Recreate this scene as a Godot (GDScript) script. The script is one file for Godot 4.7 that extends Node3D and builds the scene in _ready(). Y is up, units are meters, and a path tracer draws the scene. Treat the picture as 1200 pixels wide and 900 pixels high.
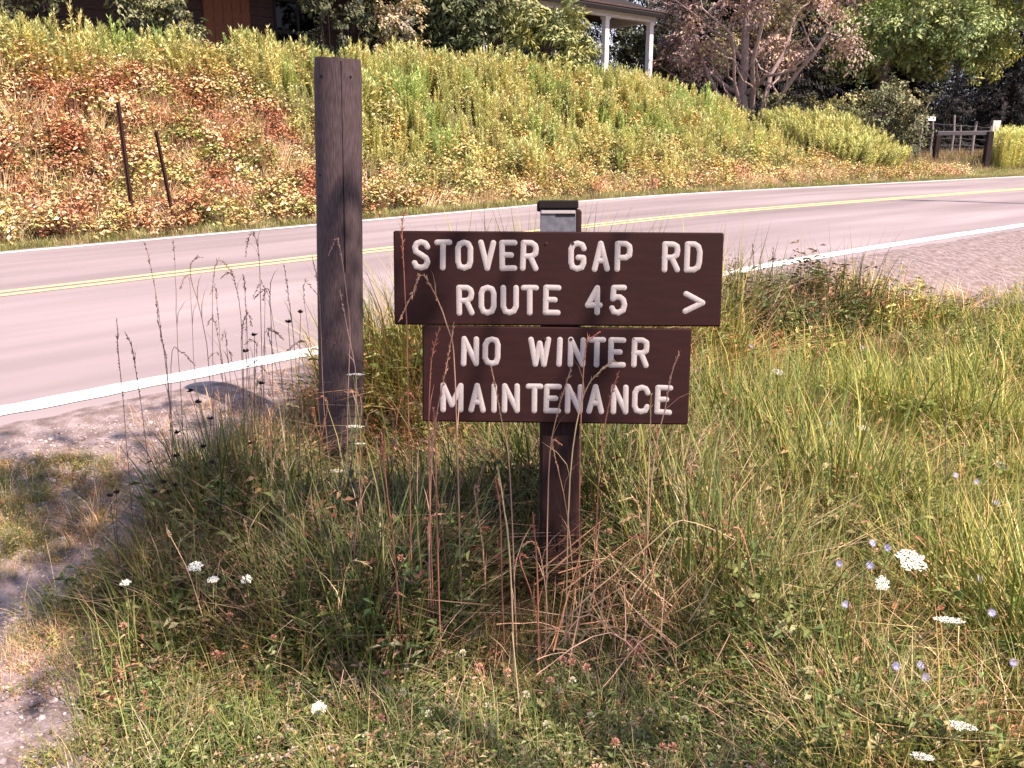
extends Node3D
# A brown route sign and an old pole in roadside grass, a two-lane road, a weedy bank, a porch and trees behind.
# Ground coordinates: s runs along the road, d away from the photographer across it (metres).

const TX := 0.7563
const TZ := -0.6542

var rng := RandomNumberGenerator.new()
var used := {}
var M := {}
var noise_a := FastNoiseLite.new()
var noise_b := FastNoiseLite.new()
var to_sun := Vector3.UP

# ------------------------------------------------------------------ mesh builder
class MB:
	var v := PackedVector3Array()
	var n := PackedVector3Array()
	var c := PackedColorArray()
	var uv := PackedVector2Array()
	func tri(a: Vector3, b: Vector3, d: Vector3, col: Color) -> void:
		var nn := (d - a).cross(b - a).normalized()
		v.append(a); v.append(b); v.append(d)
		n.append(nn); n.append(nn); n.append(nn)
		c.append(col); c.append(col); c.append(col)
		uv.append(Vector2(a.x, a.z)); uv.append(Vector2(b.x, b.z)); uv.append(Vector2(d.x, d.z))
	func trin(a: Vector3, b: Vector3, d: Vector3, na: Vector3, nb: Vector3, nd: Vector3, col: Color) -> void:
		if (d - a).cross(b - a).dot(na + nb + nd) < 0.0:
			v.append(a); v.append(d); v.append(b)
			n.append(na); n.append(nd); n.append(nb)
		else:
			v.append(a); v.append(b); v.append(d)
			n.append(na); n.append(nb); n.append(nd)
		c.append(col); c.append(col); c.append(col)
		uv.append(Vector2(a.x, a.z)); uv.append(Vector2(b.x, b.z)); uv.append(Vector2(d.x, d.z))
	func quad(a: Vector3, b: Vector3, d: Vector3, e: Vector3, col: Color) -> void:
		tri(a, b, d, col); tri(a, d, e, col)
	func quaduv(p: Array, u: Array, nn: Vector3) -> void:
		var order := [0, 1, 2, 0, 2, 3] if (p[2] - p[0]).cross(p[1] - p[0]).dot(nn) > 0.0 else [0, 2, 1, 0, 3, 2]
		for k in order:
			v.append(p[k]); n.append(nn); c.append(Color.WHITE); uv.append(u[k])
	# tapered smooth tube along points, flat profile factor sq squeezes it along the axis squeeze
	func tube(pts: Array, radii: Array, sides: int, col: Color, caps := true) -> void:
		var rings := []
		var norms := []
		var side := Vector3.ZERO
		for i in pts.size():
			var t: Vector3 = (pts[mini(i + 1, pts.size() - 1)] - pts[maxi(i - 1, 0)]).normalized()
			if i == 0:
				side = t.cross(Vector3.RIGHT if absf(t.x) < 0.8 else Vector3.FORWARD).normalized()
			else:
				side = (side - t * side.dot(t)).normalized()
			var up := t.cross(side)
			var ring := []
			var nr := []
			for k in sides:
				var a := TAU * k / sides
				var dir := side * cos(a) + up * sin(a)
				ring.append(pts[i] + dir * radii[i]); nr.append(dir)
			rings.append(ring); norms.append(nr)
		for i in pts.size() - 1:
			for k in sides:
				var l := (k + 1) % sides
				trin(rings[i][k], rings[i + 1][k], rings[i + 1][l], norms[i][k], norms[i + 1][k], norms[i + 1][l], col)
				trin(rings[i][k], rings[i + 1][l], rings[i][l], norms[i][k], norms[i + 1][l], norms[i][l], col)
		if caps:
			for e in [0, pts.size() - 1]:
				var t: Vector3 = (pts[e] - pts[1 if e == 0 else e - 1]).normalized()
				for k in sides:
					trin(pts[e], rings[e][k], rings[e][(k + 1) % sides], t, t, t, col)
	# box with chamfered edges; b is the basis and o the centre
	func box(o: Vector3, h: Vector3, ch := 0.0, b := Basis(), col := Color.WHITE) -> void:
		var q := func(x, y, z): return o + b * Vector3(x, y, z)
		for ax in 3:
			for sg in [-1.0, 1.0]:
				var u := (ax + 1) % 3
				var w := (ax + 2) % 3
				var p := []
				for k in [[-1, -1], [1, -1], [1, 1], [-1, 1]]:
					var r := Vector3.ZERO
					r[ax] = h[ax] * sg; r[u] = (h[u] - ch) * k[0]; r[w] = (h[w] - ch) * k[1]
					p.append(q.call(r.x, r.y, r.z))
				var nn := Vector3.ZERO
				nn[ax] = sg
				nn = b * nn
				trin(p[0], p[1], p[2], nn, nn, nn, col); trin(p[0], p[2], p[3], nn, nn, nn, col)
		if ch <= 0.0:
			return
		for ax in 3:
			var u := (ax + 1) % 3
			var w := (ax + 2) % 3
			for k in [[-1, -1], [1, -1], [1, 1], [-1, 1]]:
				var p := []
				for e in [[-1, 0], [1, 0], [1, 1], [-1, 1]]:
					var r := Vector3.ZERO
					r[ax] = (h[ax] - ch) * e[0]
					r[u] = (h[u] - (ch if e[1] == 0 else 0.0)) * k[0]
					r[w] = (h[w] - (0.0 if e[1] == 0 else ch)) * k[1]
					p.append(q.call(r.x, r.y, r.z))
				var nn := Vector3.ZERO
				nn[u] = k[0]; nn[w] = k[1]
				nn = (b * nn).normalized()
				trin(p[0], p[1], p[2], nn, nn, nn, col); trin(p[0], p[2], p[3], nn, nn, nn, col)
		for sx in [-1, 1]:
			for sy in [-1, 1]:
				for sz in [-1, 1]:
					var a = q.call(h.x * sx, (h.y - ch) * sy, (h.z - ch) * sz)
					var e = q.call((h.x - ch) * sx, h.y * sy, (h.z - ch) * sz)
					var f = q.call((h.x - ch) * sx, (h.y - ch) * sy, h.z * sz)
					var nn := (b * Vector3(sx, sy, sz)).normalized()
					trin(a, e, f, nn, nn, nn, col)
	# a folded pointed leaf: base, direction, face normal, length, width
	func leaf(o: Vector3, dir: Vector3, up: Vector3, l: float, w: float, col: Color, droop := 0.0) -> void:
		var sd := dir.cross(up).normalized()
		var m := o + dir * l * 0.45
		var tip := o + dir * l - up * l * droop
		var e1 := m + sd * w * 0.5 + up * w * 0.15
		var e2 := m - sd * w * 0.5 + up * w * 0.15
		tri(o, e1, m, col); tri(m, e1, tip, col)
		tri(o, m, e2, col); tri(m, tip, e2, col)
	# the same in two triangles, folded along the midrib
	func leaf2(o: Vector3, dir: Vector3, up: Vector3, l: float, w: float, col: Color, droop := 0.0) -> void:
		var sd := dir.cross(up).normalized()
		var m := o + dir * l * 0.5 + up * w * 0.16
		var tip := o + dir * l - up * l * droop
		tri(o, m + sd * w * 0.5, tip, col)
		tri(o, tip, m - sd * w * 0.5, col)
	# a bent blade of grass
	func blade(o: Vector3, dir: Vector3, h: float, bend: float, w: float, col: Color, segs := 3) -> void:
		var sd := Vector3(-dir.z, 0, dir.x)
		var pl := o - sd * w * 0.5
		var pr := o + sd * w * 0.5
		for i in segs:
			var t := float(i + 1) / segs
			var cpt := o + Vector3.UP * h * (t - 0.28 * bend * t * t) + dir * bend * h * t * t
			var ww := w * (1.0 - t * t)
			if i == segs - 1:
				tri(pl, pr, cpt, col)
			else:
				var nl := cpt - sd * ww * 0.5
				var nr := cpt + sd * ww * 0.5
				quad(pl, pr, nr, nl, col)
				pl = nl; pr = nr
	func mesh(mat: Material) -> ArrayMesh:
		var a := []
		a.resize(Mesh.ARRAY_MAX)
		a[Mesh.ARRAY_VERTEX] = v; a[Mesh.ARRAY_NORMAL] = n; a[Mesh.ARRAY_COLOR] = c; a[Mesh.ARRAY_TEX_UV] = uv
		var m := ArrayMesh.new()
		m.add_surface_from_arrays(Mesh.PRIMITIVE_TRIANGLES, a)
		m.surface_set_material(0, mat)
		return m

# ------------------------------------------------------------------ scene helpers
func numbered(called: String) -> String:
	var k: int = used.get(called, 0)
	used[called] = k + 1
	return called if k == 0 else "%s_%03d" % [called, k]

func tag(o: Node, label: String, category: String, group := "", kind := "") -> Node:
	if label: o.set_meta("label", label)
	if category: o.set_meta("category", category)
	if group: o.set_meta("group", group)
	if kind: o.set_meta("kind", kind)
	return o

func base(called: String, label: String, category: String, at := Vector3.ZERO, group := "") -> Node3D:
	var o := Node3D.new()
	o.name = numbered(called)
	o.position = at
	add_child(o)
	tag(o, label, category, group)
	return o

func part(called: String, mb: MB, mat: Material, parent: Node3D) -> MeshInstance3D:
	return put_mesh(called, mb.mesh(mat), parent)

func put_mesh(called: String, m: Mesh, parent: Node3D = null) -> MeshInstance3D:
	var o := MeshInstance3D.new()
	o.mesh = m
	o.name = numbered(called) if parent == null else called
	(self if parent == null else parent).add_child(o, true)
	return o

func struct(called: String, mb: MB, mat: Material, label: String, category := "ground") -> MeshInstance3D:
	var o := put_mesh(called, mb.mesh(mat))
	tag(o, label, category, "", "structure")
	return o

func copies(called: String, m: Mesh, xf: Array, cols: Array, parent: Node3D = null) -> MultiMeshInstance3D:
	var mm := MultiMesh.new()
	mm.transform_format = MultiMesh.TRANSFORM_3D
	mm.use_colors = true
	mm.mesh = m
	mm.instance_count = xf.size()
	for i in xf.size():
		mm.set_instance_transform(i, xf[i])
		mm.set_instance_color(i, cols[i])
	var o := MultiMeshInstance3D.new()
	o.multimesh = mm
	o.name = numbered(called) if parent == null else called
	(self if parent == null else parent).add_child(o, true)
	o.set_meta("kind", "stuff")
	return o

func scatter(called: String, protos: Array, xf: Array, cols: Array, label: String, category: String) -> void:
	# one stuff object: a holder whose children are the variants
	var o := base(called, label, category)
	o.set_meta("kind", "stuff")
	for k in protos.size():
		var x := []
		var cc := []
		for i in range(k, xf.size(), protos.size()):
			x.append(xf[i]); cc.append(cols[i])
		if x.size():
			copies(called + "_variant", protos[k], x, cc, o)

# the same plants joined into one real mesh: a dense stand is one object
func thicket(called: String, protos: Array, xf: Array, cols: Array, label: String, category: String) -> void:
	var src := []
	for p in protos:
		src.append(p.surface_get_arrays(0))
	var tints := {}
	var b := MB.new()
	for i in xf.size():
		var a: Array = src[i % src.size()]
		var t: Transform3D = xf[i]
		var c: Color = cols[i]
		var key := Vector4i(i % src.size(), roundi(c.r * 6.0), roundi(c.g * 6.0), roundi(c.b * 6.0))
		if not tints.has(key):
			var cc: PackedColorArray = a[Mesh.ARRAY_COLOR].duplicate()
			for j in cc.size():
				cc[j] = cc[j] * Color(key.y / 6.0, key.z / 6.0, key.w / 6.0)
			tints[key] = cc
		b.v.append_array(t * (a[Mesh.ARRAY_VERTEX] as PackedVector3Array))
		b.n.append_array(Transform3D(t.basis.orthonormalized(), Vector3.ZERO) * (a[Mesh.ARRAY_NORMAL] as PackedVector3Array))
		b.c.append_array(tints[key])
	var arr := []
	arr.resize(Mesh.ARRAY_MAX)
	arr[Mesh.ARRAY_VERTEX] = b.v; arr[Mesh.ARRAY_NORMAL] = b.n; arr[Mesh.ARRAY_COLOR] = b.c
	var m := ArrayMesh.new()
	m.add_surface_from_arrays(Mesh.PRIMITIVE_TRIANGLES, arr)
	m.surface_set_material(0, M.leaf)
	tag(put_mesh(called, m), label, category, "", "stuff")

func rf(a: float, b: float) -> float: return rng.randf_range(a, b)
func pick(a: Array): return a[rng.randi() % a.size()]
func jit(c: Color, k := 0.2) -> Color:
	var f := 1.0 + rf(-k, k)
	return Color(c.r * f * (1.0 + rf(-k, k) * 0.4), c.g * f, c.b * f * (1.0 + rf(-k, k) * 0.4))
func sphere_dir() -> Vector3:
	var y := rf(-1, 1)
	var a := rf(0, TAU)
	var r := sqrt(1.0 - y * y)
	return Vector3(r * cos(a), y, r * sin(a))
func yaw_xf(p: Vector3, sc: float, tilt := 0.15) -> Transform3D:
	var b := Basis(Vector3.UP, rf(0, TAU)) * Basis(Vector3.RIGHT, rf(-tilt, tilt))
	return Transform3D(b.scaled(Vector3.ONE * sc), p)

# ------------------------------------------------------------------ terrain
func gs(x: float, z: float) -> float: return TX * x + TZ * z
func gd(x: float, z: float) -> float: return TZ * x - TX * z
func xz(s: float, d: float) -> Vector2: return Vector2(TX * s + TZ * d, TZ * s - TX * d)
func road_y(x: float) -> float: return 0.8 * (0.40 - 0.033 * log(1.0 + exp(minf(3.0 - x / 0.8, 60.0))))
func curve(p: Array, s: float) -> float:
	for i in p.size() - 1:
		if s <= p[i + 1][0]:
			return lerpf(p[i][1], p[i + 1][1], smoothstep(p[i][0], p[i + 1][0], s))
	return p[-1][1]
var CREST := [[0.0, 2.45], [7.0, 2.35], [13.0, 2.3], [16.0, 2.25], [18.0, 2.05], [20.7, 1.8], [22.8, 1.4], [26.0, 1.0], [30.0, 0.6], [36.0, 0.45]]
func ground_y(x: float, z: float) -> float:
	var s := gs(x, z)
	var d := gd(x, z)
	var r := road_y(x)
	var bump := 0.012 * noise_a.get_noise_2d(x * 60.0, z * 60.0)
	if d < 3.5:
		var t := smoothstep(2.25, 3.45, d)
		return t * (r - 0.012) + (1.0 - t) * (clampf((s - 4.0) * 0.03, 0.0, 0.3) + bump * 1.5) + bump * (1.0 - t) * 0.5
	if d < 11.45:
		return r - 0.06
	var v := d - 11.4
	var p := smoothstep(0.4, 4.6, v)
	return r - 0.03 + p * curve(CREST, s) + maxf(0.0, v - 4.6) * 0.035 + bump * 5.0 * p
func gpos(s: float, d: float) -> Vector3:
	var q := xz(s, d)
	return Vector3(q.x, ground_y(q.x, q.y), q.y)

# grass edge on the near side: grass grows where d is less than this
func grass_edge(s: float) -> float:
	return curve([[-3.0, 0.9], [0.0, 1.38], [0.33, 1.75], [0.38, 2.25], [0.65, 2.54], [0.95, 2.8], [1.25, 2.99], [1.6, 3.06], [2.0, 3.25], [2.6, 3.42], [5.3, 3.38], [5.9, 3.0], [6.8, 2.5], [9.0, 2.35], [10.6, 2.65], [13.0, 3.1], [40.0, 3.35]], s)

# ------------------------------------------------------------------ materials
func tex(freq: float, c0: Color, c1: Color, oct := 4, size := 512, kind := FastNoiseLite.TYPE_SIMPLEX_SMOOTH, sd := 1, mid = null) -> NoiseTexture2D:
	var f := FastNoiseLite.new()
	f.noise_type = kind
	f.frequency = freq
	f.fractal_octaves = oct
	f.seed = sd
	var t := NoiseTexture2D.new()
	t.width = size; t.height = size
	t.seamless = true
	t.noise = f
	var g := Gradient.new()
	g.set_color(0, c0); g.set_color(1, c1)
	if mid != null:
		g.add_point(mid[0], mid[1])
	t.color_ramp = g
	return t

const UNITS := ["", "first", "second", "third", "fourth", "fifth", "sixth", "seventh", "eighth", "ninth", "tenth", "eleventh", "twelfth", "thirteenth", "fourteenth", "fifteenth", "sixteenth", "seventeenth", "eighteenth", "nineteenth"]
func ordinal(n: int) -> String:
	if n < 20: return UNITS[n]
	var tens: int = n / 10
	if n % 10 == 0: return ["twentieth", "thirtieth", "fortieth", "fiftieth", "sixtieth", "seventieth", "eightieth", "ninetieth"][tens - 2]
	return ["twenty", "thirty", "forty", "fifty", "sixty", "seventy", "eighty", "ninety"][tens - 2] + "-" + UNITS[n % 10]

# alike things of a group: told apart by their order from the left as the photograph shows them
func count_off(group: String, label: String) -> void:
	var a := []
	for o in get_children():
		if str(o.get_meta("group", "")) == group and str(o.get_meta("label", "")).begins_with("#"):
			a.append(o)
	a.sort_custom(func(x, y): return x.position.x / -x.position.z < y.position.x / -y.position.z)
	for i in a.size():
		a[i].set_meta("label", label % ordinal(i + 1))

func lin(r: float, g: float, b: float) -> Color: return Color(r, g, b).linear_to_srgb()

func mat(col: Color, rough := 0.9) -> StandardMaterial3D:
	var m := StandardMaterial3D.new()
	m.albedo_color = col
	m.roughness = rough
	m.metallic_specular = 0.3
	m.cull_mode = BaseMaterial3D.CULL_DISABLED
	return m

func mat_tri(t: Texture2D, scale: Vector3, rough := 0.9, relief := 0.0, world := true) -> StandardMaterial3D:
	var m := mat(Color.WHITE, rough)
	m.albedo_texture = t
	m.uv1_triplanar = true
	m.uv1_world_triplanar = world
	m.uv1_scale = scale
	if relief > 0.0:
		m.heightmap_enabled = true
		m.heightmap_texture = t
		m.heightmap_scale = relief
	return m

func mat_leaf(thin: float) -> StandardMaterial3D:
	var m := mat(Color.WHITE, 0.6)
	m.vertex_color_use_as_albedo = true
	m.metallic_specular = 0.35
	if thin > 0.0:
		m.backlight_enabled = true
		m.backlight = Color(thin, thin, thin * 0.6)
	return m

func materials() -> void:
	M.leaf = mat_leaf(0.42)
	M.tough = mat_leaf(0.2)
	M.tint = mat_leaf(0.0)
	M.tint.roughness = 0.9
	M.soil = mat_tri(tex(0.02, lin(0.05, 0.045, 0.025), lin(0.14, 0.11, 0.06), 5), Vector3(0.8, 0.8, 0.8), 1.0, 2.0)
	M.gravel = mat_tri(tex(0.05, lin(0.2, 0.155, 0.155), lin(0.44, 0.365, 0.37), 5, 1024), Vector3(1.7, 1.7, 1.7), 1.0, 0.5)
	M.gravel.detail_enabled = true
	M.gravel.detail_blend_mode = BaseMaterial3D.BLEND_MODE_MUL
	M.gravel.detail_albedo = tex(0.012, Color(0.62, 0.58, 0.56), Color(1, 1, 1), 3, 512, FastNoiseLite.TYPE_SIMPLEX_SMOOTH, 7)
	M.gravel.detail_uv_layer = BaseMaterial3D.DETAIL_UV_1
	M.asphalt = mat(Color.WHITE, 0.85)
	M.asphalt.albedo_texture = tex(0.35, lin(0.235, 0.188, 0.195), lin(0.4, 0.33, 0.338), 3, 1024)
	M.asphalt.uv1_scale = Vector3(0.9, 0.9, 0.9)
	M.asphalt.detail_enabled = true
	M.asphalt.detail_blend_mode = BaseMaterial3D.BLEND_MODE_MUL
	M.asphalt.detail_albedo = tex(0.01, Color(0.76, 0.75, 0.75), Color(1, 1, 1), 5, 512, FastNoiseLite.TYPE_SIMPLEX_SMOOTH, 3)
	M.asphalt.detail_uv_layer = BaseMaterial3D.DETAIL_UV_2
	M.white_paint = mat_tri(tex(0.06, lin(0.55, 0.52, 0.5), lin(0.85, 0.84, 0.82), 5, 512, FastNoiseLite.TYPE_SIMPLEX_SMOOTH, 5, [0.4, lin(0.8, 0.79, 0.77)]), Vector3(0.8, 0.8, 0.8), 0.7)
	M.yellow_paint = mat_tri(tex(0.06, lin(0.58, 0.44, 0.26), lin(0.74, 0.54, 0.25), 5, 512, FastNoiseLite.TYPE_SIMPLEX_SMOOTH, 6, [0.4, lin(0.72, 0.525, 0.23)]), Vector3(0.8, 0.8, 0.8), 0.7)
	M.seam = mat_tri(tex(0.05, lin(0.06, 0.05, 0.055), lin(0.12, 0.1, 0.105)), Vector3.ONE, 0.8)
	M.sign_brown = mat_tri(tex(0.03, lin(0.0155, 0.0036, 0.0038), lin(0.024, 0.006, 0.006), 5, 512, FastNoiseLite.TYPE_SIMPLEX_SMOOTH, 8), Vector3(0.5, 3.0, 3.0), 0.75, 0.05, false)
	M.post_brown = mat_tri(tex(0.03, lin(0.012, 0.005, 0.005), lin(0.034, 0.014, 0.013), 5, 512, FastNoiseLite.TYPE_SIMPLEX_SMOOTH, 9), Vector3(6.0, 0.7, 6.0), 0.85, 0.25, false)
	M.letter = mat_tri(tex(0.05, lin(0.28, 0.24, 0.24), lin(0.38, 0.335, 0.335), 4, 512, FastNoiseLite.TYPE_SIMPLEX_SMOOTH, 10), Vector3(6, 6, 6), 0.8, 0.0, false)
	M.grey_metal = mat_tri(tex(0.02, lin(0.075, 0.073, 0.09), lin(0.14, 0.137, 0.16), 4, 256, FastNoiseLite.TYPE_SIMPLEX_SMOOTH, 11), Vector3(8, 8, 8), 0.6, 0.0, false)
	M.old_wood = mat_tri(tex(0.03, lin(0.032, 0.0215, 0.0245), lin(0.108, 0.077, 0.085), 6, 1024, FastNoiseLite.TYPE_SIMPLEX_SMOOTH, 12, [0.45, lin(0.062, 0.041, 0.044)]), Vector3(6.0, 0.6, 6.0), 0.9, 0.3, false)
	M.black = mat(lin(0.012, 0.009, 0.009), 0.95)
	M.rust = mat_tri(tex(0.05, lin(0.02, 0.009, 0.008), lin(0.06, 0.025, 0.02), 4, 256, FastNoiseLite.TYPE_SIMPLEX_SMOOTH, 13), Vector3(4, 4, 4), 0.85, 0.0, false)
	M.bark = mat_tri(tex(0.03, lin(0.05, 0.035, 0.03), lin(0.18, 0.13, 0.12), 5, 512, FastNoiseLite.TYPE_SIMPLEX_SMOOTH, 14), Vector3(1.5, 0.3, 1.5), 0.95, 2.0, false)
	M.pale_bark = mat_tri(tex(0.03, lin(0.18, 0.125, 0.12), lin(0.5, 0.38, 0.36), 5, 512, FastNoiseLite.TYPE_SIMPLEX_SMOOTH, 15), Vector3(1.5, 0.4, 1.5), 0.95, 1.0, false)
	M.dark_bark = mat_tri(tex(0.03, lin(0.012, 0.009, 0.009), lin(0.04, 0.03, 0.028), 5, 512, FastNoiseLite.TYPE_SIMPLEX_SMOOTH, 16), Vector3(1.5, 0.3, 1.5), 0.95, 1.0, false)
	M.porch_white = mat_tri(tex(0.04, lin(0.62, 0.56, 0.58), lin(0.78, 0.72, 0.74), 4, 256, FastNoiseLite.TYPE_SIMPLEX_SMOOTH, 17), Vector3(1, 1, 1), 0.6, 0.0, false)
	M.siding = mat_tri(tex(0.04, lin(0.05, 0.03, 0.028), lin(0.1, 0.06, 0.055), 4, 256, FastNoiseLite.TYPE_SIMPLEX_SMOOTH, 18), Vector3(0.4, 2, 2), 0.85, 0.0, false)
	M.door_brown = mat_tri(tex(0.04, lin(0.16, 0.065, 0.04), lin(0.26, 0.11, 0.07), 4, 256, FastNoiseLite.TYPE_SIMPLEX_SMOOTH, 19), Vector3(3, 0.5, 3), 0.8, 0.0, false)
	M.roof = mat_tri(tex(0.08, lin(0.016, 0.014, 0.014), lin(0.04, 0.034, 0.034), 4, 256, FastNoiseLite.TYPE_SIMPLEX_SMOOTH, 20), Vector3(1, 1, 1), 0.95, 0.0, false)
	M.dark_frame = mat(lin(0.03, 0.025, 0.025), 0.6)
	M.pane = mat(Color(0.02, 0.022, 0.025), 0.05)
	M.grey_wood = mat_tri(tex(0.04, lin(0.16, 0.135, 0.135), lin(0.34, 0.295, 0.295), 5, 256, FastNoiseLite.TYPE_SIMPLEX_SMOOTH, 21), Vector3(4, 0.6, 4), 0.9, 0.0, false)
	M.dark_wood = mat_tri(tex(0.04, lin(0.015, 0.01, 0.01), lin(0.05, 0.032, 0.03), 5, 256, FastNoiseLite.TYPE_SIMPLEX_SMOOTH, 22), Vector3(4, 0.6, 4), 0.9, 0.0, false)
	M.pale_stone = mat_tri(tex(0.05, lin(0.5, 0.46, 0.44), lin(0.75, 0.7, 0.68), 4, 256, FastNoiseLite.TYPE_SIMPLEX_SMOOTH, 23), Vector3(3, 3, 3), 0.9, 0.0, false)
	M.wire = mat(lin(0.12, 0.11, 0.12), 0.5)

# ------------------------------------------------------------------ plant prototypes
func p_grass(nb: int, h0: float, h1: float, w: float, bend: float, spread: float, cols: Array, segs := 3) -> ArrayMesh:
	var b := MB.new()
	for i in nb:
		var a := rf(0, TAU)
		var r := spread * sqrt(rng.randf())
		var aa := a + rf(-1.2, 1.2)
		b.blade(Vector3(cos(a) * r, -0.01, sin(a) * r), Vector3(cos(aa), 0, sin(aa)), rf(h0, h1), bend * rf(0.3, 1.3), w * rf(0.7, 1.3), jit(pick(cols), 0.18), segs)
	return b.mesh(M.leaf)

func p_forb(h: float, leaves: int, ll: float, lw: float, cols: Array, stems := 3, spread := 0.02) -> ArrayMesh:
	var b := MB.new()
	for k in stems:
		var lean := Vector3(rf(-0.3, 0.3), 1, rf(-0.3, 0.3)).normalized()
		var hh := h * rf(0.65, 1.1)
		var o := Vector3(rf(-spread, spread), -0.01, rf(-spread, spread))
		b.blade(o, Vector3(lean.x, 0, lean.z).normalized(), hh, 0.2, 0.003, jit(cols[0]), 2)
		for i in leaves:
			var t := rf(0.15, 1.0)
			var a := rf(0, TAU)
			var dir := Vector3(cos(a), rf(-0.1, 0.7), sin(a)).normalized()
			var up := (Vector3.UP + sphere_dir() * 0.4).normalized()
			b.leaf2(o + lean * hh * t, dir, up, ll * rf(0.6, 1.2), lw * rf(0.7, 1.2), jit(pick(cols), 0.2), 0.2)
	return b.mesh(M.leaf)

func p_goldenrod(h: float, cols: Array, plume: Array) -> ArrayMesh:
	var b := MB.new()
	for k in 3:
		var o := Vector3(rf(-0.09, 0.09), -0.02, rf(-0.09, 0.09))
		var lean := Vector3(rf(-0.12, 0.12), 1, rf(-0.12, 0.12)).normalized()
		var hh := h * rf(0.75, 1.1)
		b.tube([o, o + lean * hh], [0.004, 0.002], 3, jit(cols[0]), false)
		for i in 46:
			var t := 0.12 + 0.85 * i / 46.0
			var a := i * 2.4 + rf(-0.4, 0.4)
			var dir := Vector3(cos(a), rf(0.3, 1.1) + t * 0.8, sin(a)).normalized()
			b.leaf(o + lean * hh * t, dir, (Vector3.UP - dir * dir.y).normalized(), rf(0.07, 0.12) * (1.15 - t * 0.55), 0.017, jit(pick(cols), 0.15), 0.25)
		for i in 14:
			var a := rf(0, TAU)
			var dir := Vector3(cos(a) * 0.6, 1, sin(a) * 0.6).normalized()
			b.leaf(o + lean * hh * rf(0.86, 1.0), dir, Vector3(cos(a), 0, sin(a)), rf(0.04, 0.09), 0.012, jit(pick(plume), 0.12))
	return b.mesh(M.leaf)

# a bushier weed with broad leaves, for variety on the bank
func p_bushweed(h: float, cols: Array) -> ArrayMesh:
	var b := MB.new()
	for k in 4:
		var o := Vector3(rf(-0.1, 0.1), -0.02, rf(-0.1, 0.1))
		var lean := Vector3(rf(-0.4, 0.4), 1, rf(-0.4, 0.4)).normalized()
		var hh := h * rf(0.6, 1.15)
		b.tube([o, o + lean * hh * 0.6, o + lean * hh + Vector3(rf(-0.08, 0.08), 0, rf(-0.08, 0.08))], [0.005, 0.003, 0.002], 3, Color(0.25, 0.17, 0.1), false)
		for i in 34:
			var t := rf(0.1, 1.0)
			var dv := Vector3(rf(-1, 1), rf(-0.3, 0.8), rf(-1, 1)).normalized()
			b.leaf(o + lean * hh * t + dv * rf(0.0, 0.1), dv, (Vector3.UP + sphere_dir() * 0.7).normalized(), rf(0.05, 0.1), rf(0.025, 0.045), jit(pick(cols), 0.22), 0.25)
	return b.mesh(M.leaf)

func p_bramble(r: float, cols: Array, n: int, ll: float) -> ArrayMesh:
	var b := MB.new()
	for i in n:
		var dv := sphere_dir()
		dv.y = absf(dv.y)
		var o := dv * r * rf(0.4, 1.0)
		var a := rf(0, TAU)
		var dir := Vector3(cos(a), rf(-0.5, 0.3), sin(a)).normalized()
		b.leaf(o, dir, (Vector3.UP + dv * 0.7 + sphere_dir() * 0.5).normalized(), ll * rf(0.7, 1.3), ll * rf(0.45, 0.7), jit(pick(cols), 0.22), 0.15)
	for i in 4:
		var a := rf(0, TAU)
		b.tube([Vector3(0, -0.02, 0), Vector3(cos(a) * r * 0.5, r * 0.7, sin(a) * r * 0.5), Vector3(cos(a) * r, r * 0.5, sin(a) * r)], [0.004, 0.003, 0.002], 3, Color(0.14, 0.07, 0.05), false)
	return b.mesh(M.leaf)

# a spray of leaves on a twig; used all through crowns and shrubs
func p_spray(size: float, n: int, ll: float, lw: float, cols: Array, m: Material) -> ArrayMesh:
	var b := MB.new()
	b.tube([Vector3(0, 0, -size * 0.5), Vector3(0, size * 0.06, size * 0.4)], [0.012 * size, 0.004 * size], 3, Color(0.07, 0.05, 0.04), false)
	for i in n:
		var t := rf(-0.5, 0.5)
		var o := Vector3(rf(-0.28, 0.28) * size, rf(-0.16, 0.16) * size, t * size)
		var dir := Vector3(rf(-1, 1), rf(-0.5, 0.25), rf(-0.2, 1.0)).normalized()
		b.leaf(o, dir, (Vector3.UP + sphere_dir() * 0.55).normalized(), ll * rf(0.7, 1.25), lw * rf(0.7, 1.25), jit(pick(cols), 0.18), 0.2)
	return b.mesh(m)

func p_needles(size: float, n: int, cols: Array) -> ArrayMesh:
	var b := MB.new()
	for i in n:
		var t := rf(-0.5, 0.5)
		var dir := Vector3(rf(-1, 1), rf(-0.7, 0.1), rf(0.0, 1.0)).normalized()
		b.leaf(Vector3(rf(-0.15, 0.15) * size, rf(-0.1, 0.1) * size, t * size), dir, (Vector3.UP + sphere_dir() * 0.5).normalized(), size * rf(0.2, 0.4), size * 0.06, jit(pick(cols), 0.25))
	return b.mesh(M.tough)

# ------------------------------------------------------------------ trees and shrubs
func look_xf(p: Vector3, dir: Vector3, sc: float) -> Transform3D:
	var f := dir.normalized()
	var sd := Vector3.UP.cross(f)
	sd = Vector3.RIGHT if sd.length() < 0.05 else sd.normalized()
	var up := f.cross(sd)
	return Transform3D(Basis(sd * sc, up * sc, f * sc) * Basis(Vector3.BACK, rf(-0.6, 0.6)), p)

func limb(b: MB, a: Vector3, z: Vector3, r0: float, r1: float, wob := 0.08, sides := 7) -> Array:
	var pts := []
	var rr := []
	var l := a.distance_to(z)
	for i in 6:
		var t := i / 5.0
		var w := sphere_dir() * l * wob * (0.0 if i == 0 or i == 5 else 1.0) * 0.5
		pts.append(a.lerp(z, t) + w); rr.append(lerpf(r0, r1, t))
	b.tube(pts, rr, sides, Color.WHITE)
	return pts

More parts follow.
